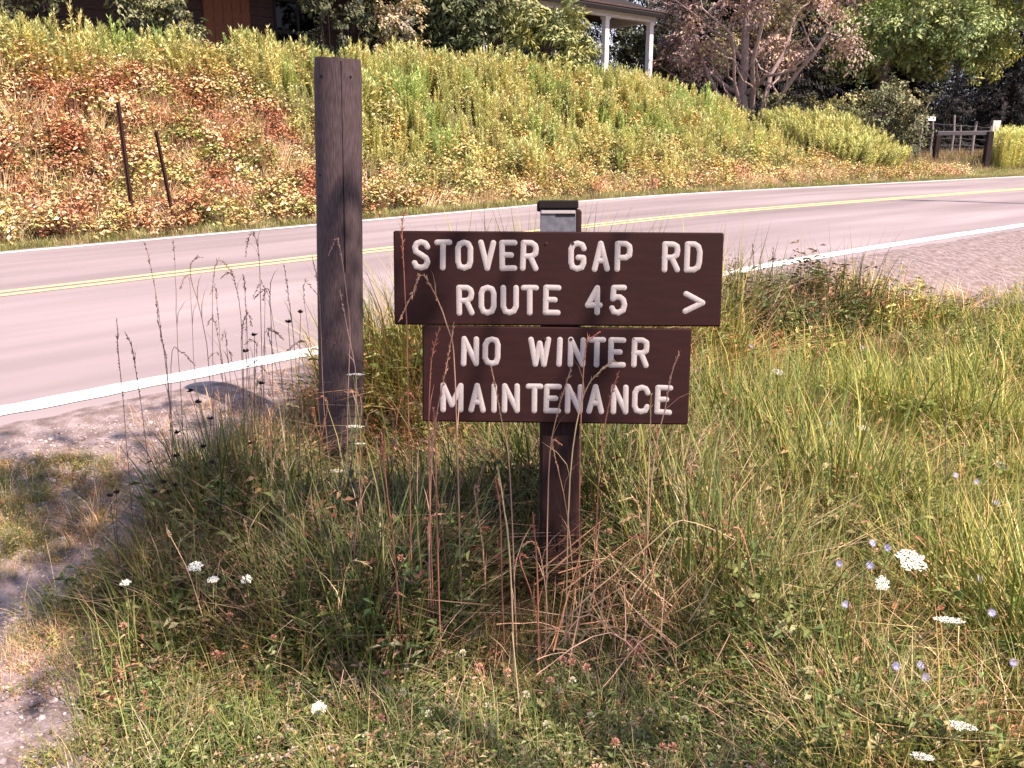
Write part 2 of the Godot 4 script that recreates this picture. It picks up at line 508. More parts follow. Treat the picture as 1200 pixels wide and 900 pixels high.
# crown in the form of clumps: each clump is an ellipsoid shell of sprays
func crown_xf(clumps: Array, per: int, sc: float, xf: Array, cols: Array, tones: Array) -> void:
	for q in clumps:
		var o: Vector3 = q[0]
		var r: Vector3 = q[1]
		var tone: Color = pick(tones)
		var k := int(per * r.x * r.z)
		for i in k:
			var dv := sphere_dir()
			var rad := pow(rng.randf(), 0.4)
			xf.append(look_xf(o + dv * r * rad, dv + Vector3(0, -0.35, 0) + sphere_dir() * 0.5, sc * rf(0.7, 1.25)))
			cols.append(jit(tone, 0.14))

func broad_tree(called: String, label: String, at: Vector3, h: float, rad: float, low: float, spray: ArrayMesh, sc: float, per: int, tones: Array, bark: Material, trunks: Array, nclump: int, group := "") -> Node3D:
	var o := base(called, label, "tree", at, group)
	var tb := MB.new()
	var clumps := []
	for t in trunks:
		var top: Vector3 = t[1]
		var pts := limb(tb, t[0], top, t[2], t[2] * 0.5, 0.05, 9)
		for j in 5:
			var from: Vector3 = pts[2 + j % 4]
			var a := rf(0, TAU)
			limb(tb, from, from + Vector3(cos(a) * rad * rf(0.4, 0.75), h * rf(0.08, 0.3), sin(a) * rad * rf(0.4, 0.75)), t[2] * 0.42, t[2] * 0.1, 0.12, 6)
	part("trunk", tb, bark, o)
	for i in nclump:
		var a := rf(0, TAU)
		var y := rf(0.0, 1.0)
		var rr := rad * (0.45 + 0.6 * sin(PI * clampf(0.2 + y * 0.75, 0, 1))) * sqrt(rf(0.1, 1.0))
		clumps.append([Vector3(cos(a) * rr, low + (h - low) * y, sin(a) * rr), Vector3(rad * rf(0.2, 0.34), rad * rf(0.12, 0.2), rad * rf(0.2, 0.34))])
	var xf := []
	var cols := []
	crown_xf(clumps, per, sc, xf, cols, tones)
	copies("crown", spray, xf, cols, o)
	return o

func conifer(label: String, at: Vector3, h: float, rad: float, needles: ArrayMesh, tones: Array, low := 0.1) -> Node3D:
	var o := base("spruce_tree", label, "tree", at, "dark trees beyond the pasture and behind the house")
	var tb := MB.new()
	tb.tube([Vector3(0, -0.3, 0), Vector3(0, h * 0.5, 0), Vector3(0, h, 0)], [h * 0.022, h * 0.013, 0.02], 8, Color.WHITE)
	var xf := []
	var cols := []
	var lv := int(h * 2.2)
	for i in lv:
		var t := lerpf(low, 0.98, float(i) / lv)
		var r := rad * pow(1.0 - t, 0.75) + 0.15
		var nb := int(5 + 9 * (1.0 - t))
		var a0 := rf(0, TAU)
		for k in nb:
			var a := a0 + TAU * k / nb + rf(-0.25, 0.25)
			var len := r * rf(0.75, 1.15)
			var dir := Vector3(cos(a), -0.28, sin(a))
			if k % 3 == 0:
				tb.tube([Vector3(0, h * t, 0), Vector3(0, h * t, 0) + dir * len * 0.9], [0.03, 0.008], 3, Color.WHITE, false)
			var m := maxi(1, int(len / 0.42))
			for j in m:
				var q := (j + 0.7) / m
				xf.append(look_xf(Vector3(0, h * t, 0) + dir * len * q + sphere_dir() * 0.08, dir + sphere_dir() * 0.35, rf(0.7, 1.15)))
				cols.append(jit(pick(tones), 0.2))
	part("trunk", tb, M.dark_bark, o)
	copies("crown", needles, xf, cols, o)
	return o

func shrub(called: String, label: String, at: Vector3, r: Vector3, spray: ArrayMesh, sc: float, per: int, tones: Array, nclump := 14, group := "") -> Node3D:
	var o := base(called, label, "shrub", at, group)
	var tb := MB.new()
	var clumps := []
	for i in nclump:
		var a := rf(0, TAU)
		var y := rf(0.15, 0.85)
		var rr := sqrt(rf(0.05, 1.0)) * (1.0 - 0.35 * y)
		var p := Vector3(cos(a) * r.x * rr * 0.8, r.y * y, sin(a) * r.z * rr * 0.8)
		clumps.append([p, Vector3(r.x * rf(0.22, 0.36), r.y * rf(0.12, 0.2), r.z * rf(0.25, 0.4))])
		limb(tb, Vector3(cos(a) * 0.12, -0.1, sin(a) * 0.12), p, 0.022, 0.006, 0.1, 5)
	part("stems", tb, M.dark_bark, o)
	var xf := []
	var cols := []
	crown_xf(clumps, per, sc, xf, cols, tones)
	copies("foliage", spray, xf, cols, o)
	return o

# ------------------------------------------------------------------ the sign
const STROKES := {
	"S": [[1, .82, .86, .95, .5, 1, .14, .95, 0, .78, .1, .62, .5, .5, .9, .38, 1, .22, .86, .05, .5, 0, .14, .05, 0, .18]],
	"T": [[0, 1, 1, 1], [.5, 1, .5, 0]],
	"O": [[.5, 1, .85, .94, 1, .76, 1, .24, .85, .06, .5, 0, .15, .06, 0, .24, 0, .76, .15, .94, .5, 1]],
	"V": [[0, 1, .5, 0, 1, 1]],
	"E": [[1, 1, 0, 1, 0, 0, 1, 0], [0, .52, .75, .52]],
	"R": [[0, 0, 0, 1, .65, 1, .95, .9, 1, .75, .95, .58, .65, .48, 0, .48], [.55, .48, 1, 0]],
	"G": [[1, .8, .85, .95, .5, 1, .15, .94, 0, .76, 0, .24, .15, .06, .5, 0, .85, .06, 1, .22, 1, .44, .6, .44]],
	"A": [[0, 0, .5, 1, 1, 0], [.18, .33, .82, .33]],
	"P": [[0, 0, 0, 1, .65, 1, .95, .9, 1, .74, .95, .56, .65, .46, 0, .46]],
	"D": [[0, 0, 0, 1, .55, 1, .88, .9, 1, .7, 1, .3, .88, .1, .55, 0, 0, 0]],
	"U": [[0, 1, 0, .25, .15, .06, .5, 0, .85, .06, 1, .25, 1, 1]],
	"4": [[.78, 0, .78, 1, 0, .3, 1, .3]],
	"5": [[.95, 1, .1, 1, .05, .55, .3, .62, .62, .62, .9, .52, 1, .32, .9, .1, .5, 0, .15, .05, 0, .18]],
	">": [[0, 1, 1, .5, 0, 0]],
	"N": [[0, 0, 0, 1, 1, 0, 1, 1]],
	"W": [[0, 1, .25, 0, .5, .85, .75, 0, 1, 1]],
	"I": [[.5, 0, .5, 1]],
	"M": [[0, 0, 0, 1, .5, .2, 1, 1, 1, 0]],
	"C": [[1, .8, .85, .95, .5, 1, .15, .94, 0, .76, 0, .24, .15, .06, .5, 0, .85, .06, 1, .22]],
}

# a letter of rounded raised strokes, as painted in a routed board; r is half the stroke width
func letter_mesh(ch: String, w: float, h: float, r: float) -> ArrayMesh:
	var b := MB.new()
	for st in STROKES[ch]:
		var pts := []
		for i in range(0, st.size(), 2):
			pts.append(Vector3((st[i] - 0.5) * w + rf(-0.0006, 0.0006), (st[i + 1] - 0.5) * h + rf(-0.0006, 0.0006), 0))
		for i in pts.size() - 1:
			stroke(b, pts[i], pts[i + 1], r)
	return b.mesh(M.letter)

func stroke(b: MB, p: Vector3, q: Vector3, r: float) -> void:
	var dir := (q - p).normalized()
	var sd := Vector3(-dir.y, dir.x, 0)
	var hz := 0.0014
	var prof := [[-1.0, 0.0, -0.95], [-0.78, 0.75, -0.5], [0.0, 1.0, 0.0], [0.78, 0.75, 0.5], [1.0, 0.0, 0.95]]
	for k in 4:
		var a: Array = prof[k]
		var c: Array = prof[k + 1]
		var a0 := sd * r * float(a[0]) + Vector3(0, 0, hz * float(a[1]))
		var c0 := sd * r * float(c[0]) + Vector3(0, 0, hz * float(c[1]))
		var na := (sd * float(a[2]) + Vector3(0, 0, 1)).normalized()
		var nc := (sd * float(c[2]) + Vector3(0, 0, 1)).normalized()
		b.trin(p + a0, q + a0, q + c0, na, na, nc, Color.WHITE)
		b.trin(p + a0, q + c0, p + c0, na, nc, nc, Color.WHITE)
	for e in [[p, -1.0], [q, 1.0]]:
		for k in 6:
			var t0 := PI * k / 6.0
			var t1 := PI * (k + 1) / 6.0
			var d0: Vector3 = sd * cos(t0) + dir * sin(t0) * float(e[1])
			var d1: Vector3 = sd * cos(t1) + dir * sin(t1) * float(e[1])
			var o: Vector3 = e[0]
			var zz := Vector3(0, 0, 1)
			var m0 := o + d0 * r * 0.78 + zz * hz * 0.75
			var m1 := o + d1 * r * 0.78 + zz * hz * 0.75
			b.trin(o + zz * hz, m0, m1, zz, (zz + d0 * 0.5).normalized(), (zz + d1 * 0.5).normalized(), Color.WHITE)
			b.trin(m0, o + d0 * r, o + d1 * r, zz, (zz + d0).normalized(), (zz + d1).normalized(), Color.WHITE)
			b.trin(m0, o + d1 * r, m1, zz, (zz + d1).normalized(), zz, Color.WHITE)

func route_sign() -> void:
	var o := base("road_sign", "brown wooden route sign of two lettered boards on one square post", "sign", Vector3(0.12, 0.0, -2.05))
	o.rotation_degrees.x = -8.0
	var p := MB.new()
	p.box(Vector3(0.003, 0.42, 0.0), Vector3(0.05, 0.62, 0.042), 0.006)
	part("post", p, M.post_brown, o)
	# top of the post above the boards: grey weathered plate under a dark cap
	var pl := MB.new()
	pl.box(Vector3(-0.006, 1.0, 0.047), Vector3(0.044, 0.038, 0.003), 0.0015)
	var plate := part("plate", pl, M.grey_metal, o)
	plate.set_meta("label", "grey metal plate on the post top")
	var lip := MB.new()
	lip.box(Vector3(-0.006, 1.0315, 0.051), Vector3(0.042, 0.004, 0.0025), 0.001)
	part("plate_lip", lip, M.letter, plate)
	var slot := MB.new()
	slot.box(Vector3(0.012, 1.0245, 0.0505), Vector3(0.024, 0.0025, 0.0012))
	part("plate_slot", slot, M.black, plate)
	var cap := MB.new()
	cap.box(Vector3(-0.006, 1.05, 0.004), Vector3(0.05, 0.0105, 0.05), 0.003)
	part("post_cap", cap, M.black, o)
	var rows := [
		["upper_board", Vector3(-0.006, 0.868, 0.056), Vector3(0.4065, 0.1155, 0.0115), -0.35, [
			["STOVERGAPRD", [-.344, -.29, -.238, -.181, -.129, -.077, .041, .099, .155, .272, .327], .927, .9215],
			["ROUTE45>", [-.236, -.181, -.126, -.076, -.021, .083, .144, .332], .8157, .8157]]],
		["lower_board", Vector3(-0.009, 0.6275, 0.0555), Vector3(0.336, 0.1215, 0.011), -0.75, [
			["NOWINTER", [-.225, -.171, -.051, -.001, .042, .092, .143, .201], .6886, .6849],
			["MAINTENANCE", [-.271, -.208, -.165, -.123, -.064, -.018, .036, .09, .151, .205, .262], .5715, .5655]]]]
	for row in rows:
		var b := MB.new()
		b.box(Vector3.ZERO, row[2], 0.0035)
		var bd := part(row[0], b, M.sign_brown, o)
		bd.position = row[1]
		bd.rotation_degrees.z = row[3]
		var inv := bd.transform.affine_inverse()
		for ln in row[4]:
			var word: String = ln[0]
			var xs: Array = ln[1]
			for i in word.length():
				var ch := word[i]
				var w := 0.031
				var h := 0.062
				if ch == "W" or ch == "M": w = 0.044
				if ch == ">":
					w = 0.042; h = 0.043
				var f: float = (xs[i] - xs[0]) / (xs[-1] - xs[0])
				var cy: float = lerpf(ln[2], ln[3], f)
				if ch == ">": cy -= 0.006
				var l := put_mesh("letter", letter_mesh(ch, w, h, 0.0076), bd)
				l.position = inv * Vector3(xs[i], cy, row[1].z)
				l.position.z = row[2].z - 0.0004
				l.rotation_degrees.z = rf(-0.8, 0.8)
		for x in [-0.03, 0.035]:
			var bolt := MB.new()
			bolt.tube([Vector3(x, row[2].y * 0.75, row[2].z - 0.001), Vector3(x, row[2].y * 0.75, row[2].z + 0.002)], [0.0045, 0.0038], 10, Color.WHITE)
			part("bolt", bolt, M.rust, bd)

func pole() -> void:
	var o := base("wooden_pole", "tall weathered round wooden pole left of the route sign", "pole", Vector3(-0.628, ground_y(-0.628, -2.96), -2.96))
	o.rotation_degrees.z = -2.2
	o.rotation_degrees.x = -1.5
	var b := MB.new()
	var H := 1.465 - ground_y(-0.628, -2.96)
	var sides := 40
	var rows := 30
	var grid := []
	for j in rows + 1:
		var y := -0.15 + (H + 0.15) * j / rows
		var ring := []
		for k in sides:
			var a := TAU * k / sides
			var r := 0.0785 + 0.0025 * noise_a.get_noise_3d(cos(a) * 90, y * 30.0, sin(a) * 90) + 0.001 * noise_a.get_noise_3d(cos(a) * 700, y * 40.0, sin(a) * 700)
			# checks: long drying splits down the shaft
			for q in [[1.08, 0.02, 0.006, 0.35], [1.75, 0.03, 0.0025, 0.0], [2.3, 0.03, 0.002, 0.2], [0.6, 0.03, 0.0025, 0.5]]:
				var da: float = absf(a - q[0] - 0.06 * sin(y * 4.0))
				if da < 0.1 and y > q[3]:
					r -= float(q[2]) * (1.0 - da / 0.1)
			if j == rows: r -= 0.003
			ring.append(Vector3(cos(a) * r, y + (0.004 * noise_a.get_noise_2d(cos(a) * 200, sin(a) * 200) if j == rows else 0.0), sin(a) * r))
		grid.append(ring)
	for j in rows:
		for k in sides:
			var l := (k + 1) % sides
			var n0 := Vector3(cos(TAU * k / sides), 0, sin(TAU * k / sides))
			var n1 := Vector3(cos(TAU * l / sides), 0, sin(TAU * l / sides))
			b.trin(grid[j][k], grid[j + 1][k], grid[j + 1][l], n0, n0, n1, Color.WHITE)
			b.trin(grid[j][k], grid[j + 1][l], grid[j][l], n0, n1, n1, Color.WHITE)
	for k in sides:
		b.tri(Vector3(0, H - 0.006, 0), grid[rows][(k + 1) % sides], grid[rows][k], Color.WHITE)
	part("shaft", b, M.old_wood, o)
	var cr := MB.new()
	cr.box(Vector3(0.028, H - 0.35, 0.0705), Vector3(0.0014, 0.34, 0.004), 0.001, Basis(Vector3.BACK, 0.012))
	part("split", cr, M.black, o)
	for q in [[-0.04, H - 0.06, 0.006], [0.052, H - 0.057, 0.004], [-0.052, H - 0.37, 0.0045], [-0.055, H - 0.44, 0.003]]:
		var kn := MB.new()
		var zz := sqrt(0.0785 * 0.0785 - q[0] * q[0])
		var nn := Vector3(q[0], 0, zz).normalized()
		kn.tube([Vector3(q[0], q[1], zz) - nn * 0.004, Vector3(q[0], q[1], zz) + nn * 0.0025], [q[2], q[2] * 0.8], 10, Color.WHITE)
		part("nail_head", kn, M.black, o)

# ------------------------------------------------------------------ small plants as things
func smooth_pts(p: Array) -> Array:
	var out := []
	for i in p.size() - 1:
		var a: Vector3 = p[maxi(i - 1, 0)]
		var b: Vector3 = p[i]
		var c: Vector3 = p[i + 1]
		var d: Vector3 = p[mini(i + 2, p.size() - 1)]
		for k in 4:
			var t := k / 4.0
			out.append(b.cubic_interpolate(c, a, d, t))
	out.append(p[-1])
	return out

func stalk(p: Array, label: String, group: String, col: Color, head := 0.1, r := 0.0013) -> void:
	var o := base("grass_stalk", label, "grass stalk", p[0], group)
	var q := []
	for v in smooth_pts(p):
		q.append(v - p[0] + Vector3(0, 0, rf(-0.004, 0.004)))
	var rr := []
	for i in q.size():
		rr.append(lerpf(r * 1.25, r * 0.6, float(i) / q.size()))
	var b := MB.new()
	b.tube(q, rr, 4, col, false)
	for k in 2:
		var i := 1 + rng.randi() % maxi(1, q.size() / 2)
		var a := rf(0, TAU)
		b.blade(q[i], Vector3(cos(a), 0, sin(a)), rf(0.06, 0.13), rf(0.4, 0.9), 0.0028, jit(col, 0.1))
	part("stem", b, M.leaf, o)
	if head > 0.0:
		var hb := MB.new()
		var l := 0.0
		var i := q.size() - 1
		while i > 0 and l < head:
			var seg: Vector3 = q[i] - q[i - 1]
			var n := int(seg.length() / 0.0035) + 1
			for k in n:
				var t := rng.randf()
				var w := 0.5 + 0.7 * sin(PI * clampf((l + seg.length() * t) / head, 0.05, 0.95))
				var dir := (seg.normalized() + sphere_dir() * 0.55).normalized()
				hb.leaf(q[i].lerp(q[i - 1], t), dir, sphere_dir(), rf(0.008, 0.014) * w, 0.0028, jit(col * Color(0.95, 0.85, 0.8), 0.2))
			l += seg.length()
			i -= 1
		part("seed_head", hb, M.leaf, o)

func stem_to(b: MB, top: Vector3, col: Color, r := 0.0011) -> void:
	b.tube([Vector3(0, -0.02, 0), top * 0.5 + Vector3(rf(-0.01, 0.01), 0, rf(-0.01, 0.01)), top], [r * 1.2, r, r * 0.8], 4, col, false)

func lace_flower(at: Vector3, size: float, tilt: float, label: String) -> void:
	# flat white umbel on a thin stem, at.y is the height above the ground
	var g := ground_y(at.x, at.z)
	var o := base("white_umbel_flower", label, "flower", Vector3(at.x + rf(-0.01, 0.01), g, at.z))
	var top := Vector3(0, at.y, 0)
	var sb := MB.new()
	stem_to(sb, top - Vector3(0, size * 0.35, 0), Color(0.32, 0.32, 0.14), 0.0015)
	var fl := MB.new()
	var bs := Basis(Vector3.RIGHT, tilt)
	for k in 17:
		var a := k * 2.4
		var rr := size * 0.5 * sqrt((k + 0.5) / 17.0)
		var c := top + bs * Vector3(cos(a) * rr, 0.06 * size - rr * rr / size * 0.25, sin(a) * rr)
		sb.tube([top - Vector3(0, size * 0.35, 0), c], [0.0006, 0.0004], 3, Color(0.25, 0.3, 0.12), false)
		for j in 18:
			var p := c + bs * Vector3(rf(-1, 1) * size * 0.12, rf(0, 1) * size * 0.07, rf(-1, 1) * size * 0.12)
			var ra := rf(0, TAU)
			fl.leaf(p, (bs * Vector3(cos(ra), 0.25, sin(ra))).normalized(), (bs * Vector3.UP + sphere_dir() * 0.5).normalized(), size * 0.085, size * 0.065, jit(Color(0.8, 0.78, 0.7), 0.05))
	part("stem", sb, M.leaf, o)
	part("umbel", fl, M.tint, o)

func small_flower(called: String, at: Vector3, size: float, kind: String, cols: Array, label: String, group: String) -> void:
	var g := ground_y(at.x, at.z)
	var o := base(called, label, "flower", Vector3(at.x, g, at.z), group)
	var sb := MB.new()
	var top := Vector3(0, at.y, 0)
	stem_to(sb, top, Color(0.24, 0.25, 0.1), 0.0011)
	for k in 3:
		var a := rf(0, TAU)
		sb.leaf(top * rf(0.3, 0.85), Vector3(cos(a), 0.4, sin(a)).normalized(), Vector3.UP, 0.025, 0.008, Color(0.12, 0.16, 0.05))
	part("stem", sb, M.leaf, o)
	var fl := MB.new()
	if kind == "ball":
		for k in 60:
			var dv := sphere_dir()
			if dv.y < -0.5: dv.y = -dv.y
			fl.leaf(top + dv * size * 0.22, (dv + Vector3(0, 0.25, 0)).normalized(), sphere_dir(), size * 0.34, size * 0.12, jit(pick(cols), 0.2))
	else:
		var fd := Vector3(rf(-0.4, 0.4), rf(0.2, 0.8), 1).normalized()
		var u := fd.cross(Vector3.UP).normalized()
		var w := u.cross(fd)
		for k in 16:
			var a := TAU * k / 16.0
			fl.leaf(top, (u * cos(a) + w * sin(a) + fd * 0.25).normalized(), fd, size * 0.5, size * 0.14, jit(pick(cols), 0.15))
	part("flower_head", fl, M.leaf, o)

func seed_weed(p: Array, label: String) -> void:
	# dark dried flower heads on thin branching stems
	var x: float = p[0].x
	var z: float = p[0].z
	var g := ground_y(x, z)
	var o := base("dried_seed_weed", label, "weed", Vector3(x, g, z), "dark dried weeds along the gravel edge")
	var sb := MB.new()
	var col := Color(0.06, 0.045, 0.035)
	for q in p:
		var hb := MB.new()
		var top: Vector3 = q - Vector3(x, g, z)
		sb.tube([Vector3(0, -0.02, 0), Vector3(top.x * 0.25, top.y * 0.55, top.z * 0.3), top], [0.0014, 0.0011, 0.0008], 4, col, false)
		for k in 2:
			var a := rf(0, TAU)
			sb.leaf(top * rf(0.4, 0.8), Vector3(cos(a), 0.3, sin(a)).normalized(), Vector3.UP, 0.03, 0.006, Color(0.1, 0.09, 0.05))
		for k in 26:
			var dv := sphere_dir()
			dv.y = absf(dv.y) * 0.8
			hb.leaf(top, (dv + Vector3(0, 0.4, 0)).normalized(), sphere_dir(), 0.0135, 0.005, jit(Color(0.03, 0.02, 0.018), 0.3))
		part("seed_head", hb, M.tint, o)
	part("stem", sb, M.tint, o)

# ------------------------------------------------------------------ build
func _ready() -> void:
	rng.seed = 4520
	noise_a.seed = 3; noise_a.frequency = 0.02; noise_a.fractal_octaves = 3
	noise_b.seed = 9; noise_b.frequency = 0.45; noise_b.fractal_octaves = 3

	var cam := Camera3D.new()
	cam.name = "camera"
	cam.position = Vector3(0, 1.176, 0)
	cam.rotation_degrees.x = -15.32
	cam.fov = 48.455
	cam.far = 600.0
	cam.near = 0.05
	add_child(cam)
	cam.current = true

	var env := Environment.new()
	var sky_m := ProceduralSkyMaterial.new()
	sky_m.sky_top_color = Color(0.55, 0.6, 0.72)
	sky_m.sky_horizon_color = Color(0.84, 0.83, 0.85)
	sky_m.sky_curve = 0.18
	sky_m.ground_bottom_color = Color(0.2, 0.19, 0.17)
	sky_m.ground_horizon_color = Color(0.6, 0.6, 0.6)
	sky_m.sun_angle_max = 1.0
	var sky := Sky.new()
	sky.sky_material = sky_m
	env.background_mode = Environment.BG_SKY
	env.sky = sky
	env.tonemap_mode = Environment.TONE_MAPPER_LINEAR
	env.tonemap_exposure = 2.6
	env.sdfgi_enabled = true
	env.ssao_enabled = true
	env.ssil_enabled = true
	var we := WorldEnvironment.new()
	we.name = "world_environment"
	we.environment = env
	add_child(we)

	var sun := DirectionalLight3D.new()
	sun.name = "sun"
	sun.light_energy = 1.45
	sun.light_color = Color(1.0, 0.925, 0.855)
	sun.light_angular_distance = 0.5
	sun.shadow_enabled = true
	var az := deg_to_rad(54.0)
	var el := deg_to_rad(53.5)
	to_sun = Vector3(sin(az) * cos(el), sin(el), cos(az) * cos(el))
	add_child(sun)
	sun.look_at_from_position(Vector3.ZERO, -to_sun)

	materials()
	terrain()
	road()
	house()
	trees()
	bank_plants()
	fences()
	route_sign()
	pole()
	near_plants()
	small_things()

func terrain() -> void:
	var b := MB.new()
	var ss := []
	var v := -14.0
	while v < 130.0:
		ss.append(v)
		v += 0.12 if v > -1.0 and v < 8.0 else (0.5 if v < 40.0 else 3.0)
	var dd := []
	v = -12.0
	while v < 110.0:
		dd.append(v)
		v += 0.12 if v > 0.2 and v < 3.7 else (0.3 if v > 11.0 and v < 19.0 else (1.0 if v < 30.0 else 4.0))
	var g := []
	for s in ss:
		var row := []
		for d in dd:
			row.append(gpos(s, d))
		g.append(row)
	for i in ss.size() - 1:
		for j in dd.size() - 1:
			b.quad(g[i][j], g[i + 1][j], g[i + 1][j + 1], g[i][j + 1], Color.WHITE)
	var st := SurfaceTool.new()
	struct("ground", b, M.soil, "brown soil and low bank under the weeds and grass")
	# gravel shoulder between grass and road, a sheet a little above the soil
	var gb := MB.new()
	var s := -6.0
	while s < 45.0:
		var st2 := 0.06 if s < 10.0 else 0.4
		for k in 10:
			var p := []
			for q in [[s, k], [s + st2, k], [s + st2, k + 1], [s, k + 1]]:
				var e := minf(grass_edge(q[0]) - 0.3, 3.2)
				var edge_d: float = 3.56 + 0.05 * noise_a.get_noise_2d(q[0] * 130.0, 5.0) + 0.03 * noise_a.get_noise_2d(q[0] * 420.0, 9.0)
				var d: float = lerpf(e, edge_d, q[1] / 10.0)
				var w := gpos(q[0], minf(d, 3.49))
				var f := xz(q[0], d)
				p.append(Vector3(f.x, lerpf(w.y + 0.006, road_y(f.x) + 0.0025, smoothstep(3.3, 3.47, d)), f.y))
			gb.quad(p[0], p[1], p[2], p[3], Color.WHITE)
		s += st2
	struct("gravel_shoulder", gb, M.gravel, "pinkish gravel shoulder and pull-off beside the road", "gravel")
	# loose stones on it
	var stones := []
	for k in 4:
		var m := MB.new()
		var pts := []
		for j in 14:
			pts.append(sphere_dir() * Vector3(1, 0.6, 0.8) * rf(0.8, 1.1))
		var ico := SphereMesh.new()
		ico.radial_segments = 7; ico.rings = 4; ico.radius = 1.0; ico.height = 2.0
		var arr := ico.get_mesh_arrays()
		var vs: PackedVector3Array = arr[Mesh.ARRAY_VERTEX]
		var ix: PackedInt32Array = arr[Mesh.ARRAY_INDEX]
		for j in vs.size():
			vs[j] *= Vector3(1, 0.62, 0.8) * (1.0 + 0.35 * noise_a.get_noise_3d(vs[j].x * 60 + k * 90, vs[j].y * 60, vs[j].z * 60))
		for j in range(0, ix.size(), 3):
			m.tri(vs[ix[j]], vs[ix[j + 1]], vs[ix[j + 2]], Color.WHITE)
		stones.append(m.mesh(M.tint))
	var xf := []
	var cols := []
	for i in 60000:
		var ps := rf(-1.6, 3.2) if i % 4 else rf(3.0, 12.0)
		var pd := rf(0.6, 3.5)
		if pd < grass_edge(ps) - 0.35 * rng.randf(): continue
		if pd > 3.1 and rng.randf() < 0.55: continue
		var p := gpos(ps, pd)
		xf.append(Transform3D(Basis.from_euler(Vector3(rf(-0.4, 0.4), rf(0, TAU), 0)).scaled(Vector3.ONE * (0.0022 + 0.0085 * pow(rng.randf(), 5.0))), p + Vector3(0, 0.007, 0)))
		cols.append(jit(pick([Color(0.36, 0.29, 0.29), Color(0.26, 0.2, 0.2), Color(0.44, 0.37, 0.36), Color(0.17, 0.135, 0.14), Color(0.32, 0.24, 0.21)]), 0.2))
	for i in 26000:
		var ps := rf(-0.6, 2.4)
		var pd := rf(0.9, 3.5)
		if pd < grass_edge(ps) - 0.25 * rng.randf(): continue
		var p := gpos(ps, pd)
		xf.append(Transform3D(Basis.from_euler(Vector3(rf(-0.4, 0.4), rf(0, TAU), 0)).scaled(Vector3.ONE * (0.0018 + 0.0032 * pow(rng.randf(), 2.0))), p + Vector3(0, 0.0065, 0)))
		cols.append(jit(pick([Color(0.36, 0.29, 0.29), Color(0.25, 0.2, 0.2), Color(0.42, 0.35, 0.34), Color(0.16, 0.13, 0.135), Color(0.3, 0.235, 0.21)]), 0.25))
	for i in 2600:
		var ps := rf(-0.6, 2.6)
		var pd := rf(0.9, 3.4)
		if pd < grass_edge(ps) - 0.1: continue
		xf.append(Transform3D(Basis.from_euler(Vector3(rf(-0.5, 0.5), rf(0, TAU), rf(-0.3, 0.3))).scaled(Vector3.ONE * rf(0.0045, 0.0085)), gpos(ps, pd) + Vector3(0, 0.008, 0)))
		cols.append(jit(pick([Color(0.3, 0.24, 0.24), Color(0.22, 0.17, 0.175), Color(0.36, 0.3, 0.295), Color(0.14, 0.115, 0.12)]), 0.25))
	scatter("loose_gravel", stones, xf, cols, "loose pebbles scattered over the gravel shoulder", "gravel")

func strip(b: MB, d0: float, d1: float, lift: float, s0: float, s1: float, step: float, ragged := 0.0) -> void:
	var s := s0
	while s < s1:
		var p := []
		var u := []
		for q in [[s, d0, -1], [s + step, d0, -1], [s + step, d1, 1], [s, d1, 1]]:
			var jj := ragged * noise_a.get_noise_2d(q[0] * 160.0, q[2] * 50.0)
			var f := xz(q[0], q[1] + jj)
			p.append(Vector3(f.x, road_y(f.x) + lift, f.y))
			u.append(Vector2(q[0], q[1]))
		b.quaduv(p, u, Vector3.UP)
		s += step

func road() -> void:
	var b := MB.new()
	for k in 10:
		strip(b, lerpf(3.52, 11.42, k / 10.0), lerpf(3.52, 11.42, (k + 1) / 10.0), 0.0, -25.0, 130.0, 1.0)
	var m := b.mesh(M.asphalt)
	var uv2 := PackedVector2Array()
	for q in b.uv:
		uv2.append(Vector2(q.x * 0.02, q.y * 0.16))
	var arr := m.surface_get_arrays(0)
	arr[Mesh.ARRAY_TEX_UV2] = uv2
	var m2 := ArrayMesh.new()
	m2.add_surface_from_arrays(Mesh.PRIMITIVE_TRIANGLES, arr)
	m2.surface_set_material(0, M.asphalt)
	tag(put_mesh("road", m2), "pale grey two-lane asphalt road crossing behind the sign", "road", "", "structure")
	for q in [["edge_line", 3.7, 3.865, M.white_paint, "white edge line on the near side of the road"], ["edge_line", 11.08, 11.21, M.white_paint, "white edge line on the far side of the road below the bank"],
		["centre_line", 7.33, 7.435, M.yellow_paint, "nearer stripe of the double yellow centre line"], ["centre_line", 7.55, 7.655, M.yellow_paint, "farther stripe of the double yellow centre line"]]:
		var lb := MB.new()
		strip(lb, q[1], q[2], 0.004, -25.0, 130.0, 0.05 if q[1] < 4.0 else 0.25, 0.018)
		struct(q[0], lb, q[3], q[4], "road marking")

func frame_box(parent: Node3D, called: String, o: Vector3, h: Vector3, m: Material, ch := 0.008) -> MeshInstance3D:
	var b := MB.new()
	b.box(Vector3.ZERO, h, ch)
	var p := part(called, b, m, parent)
	p.position = o
	return p

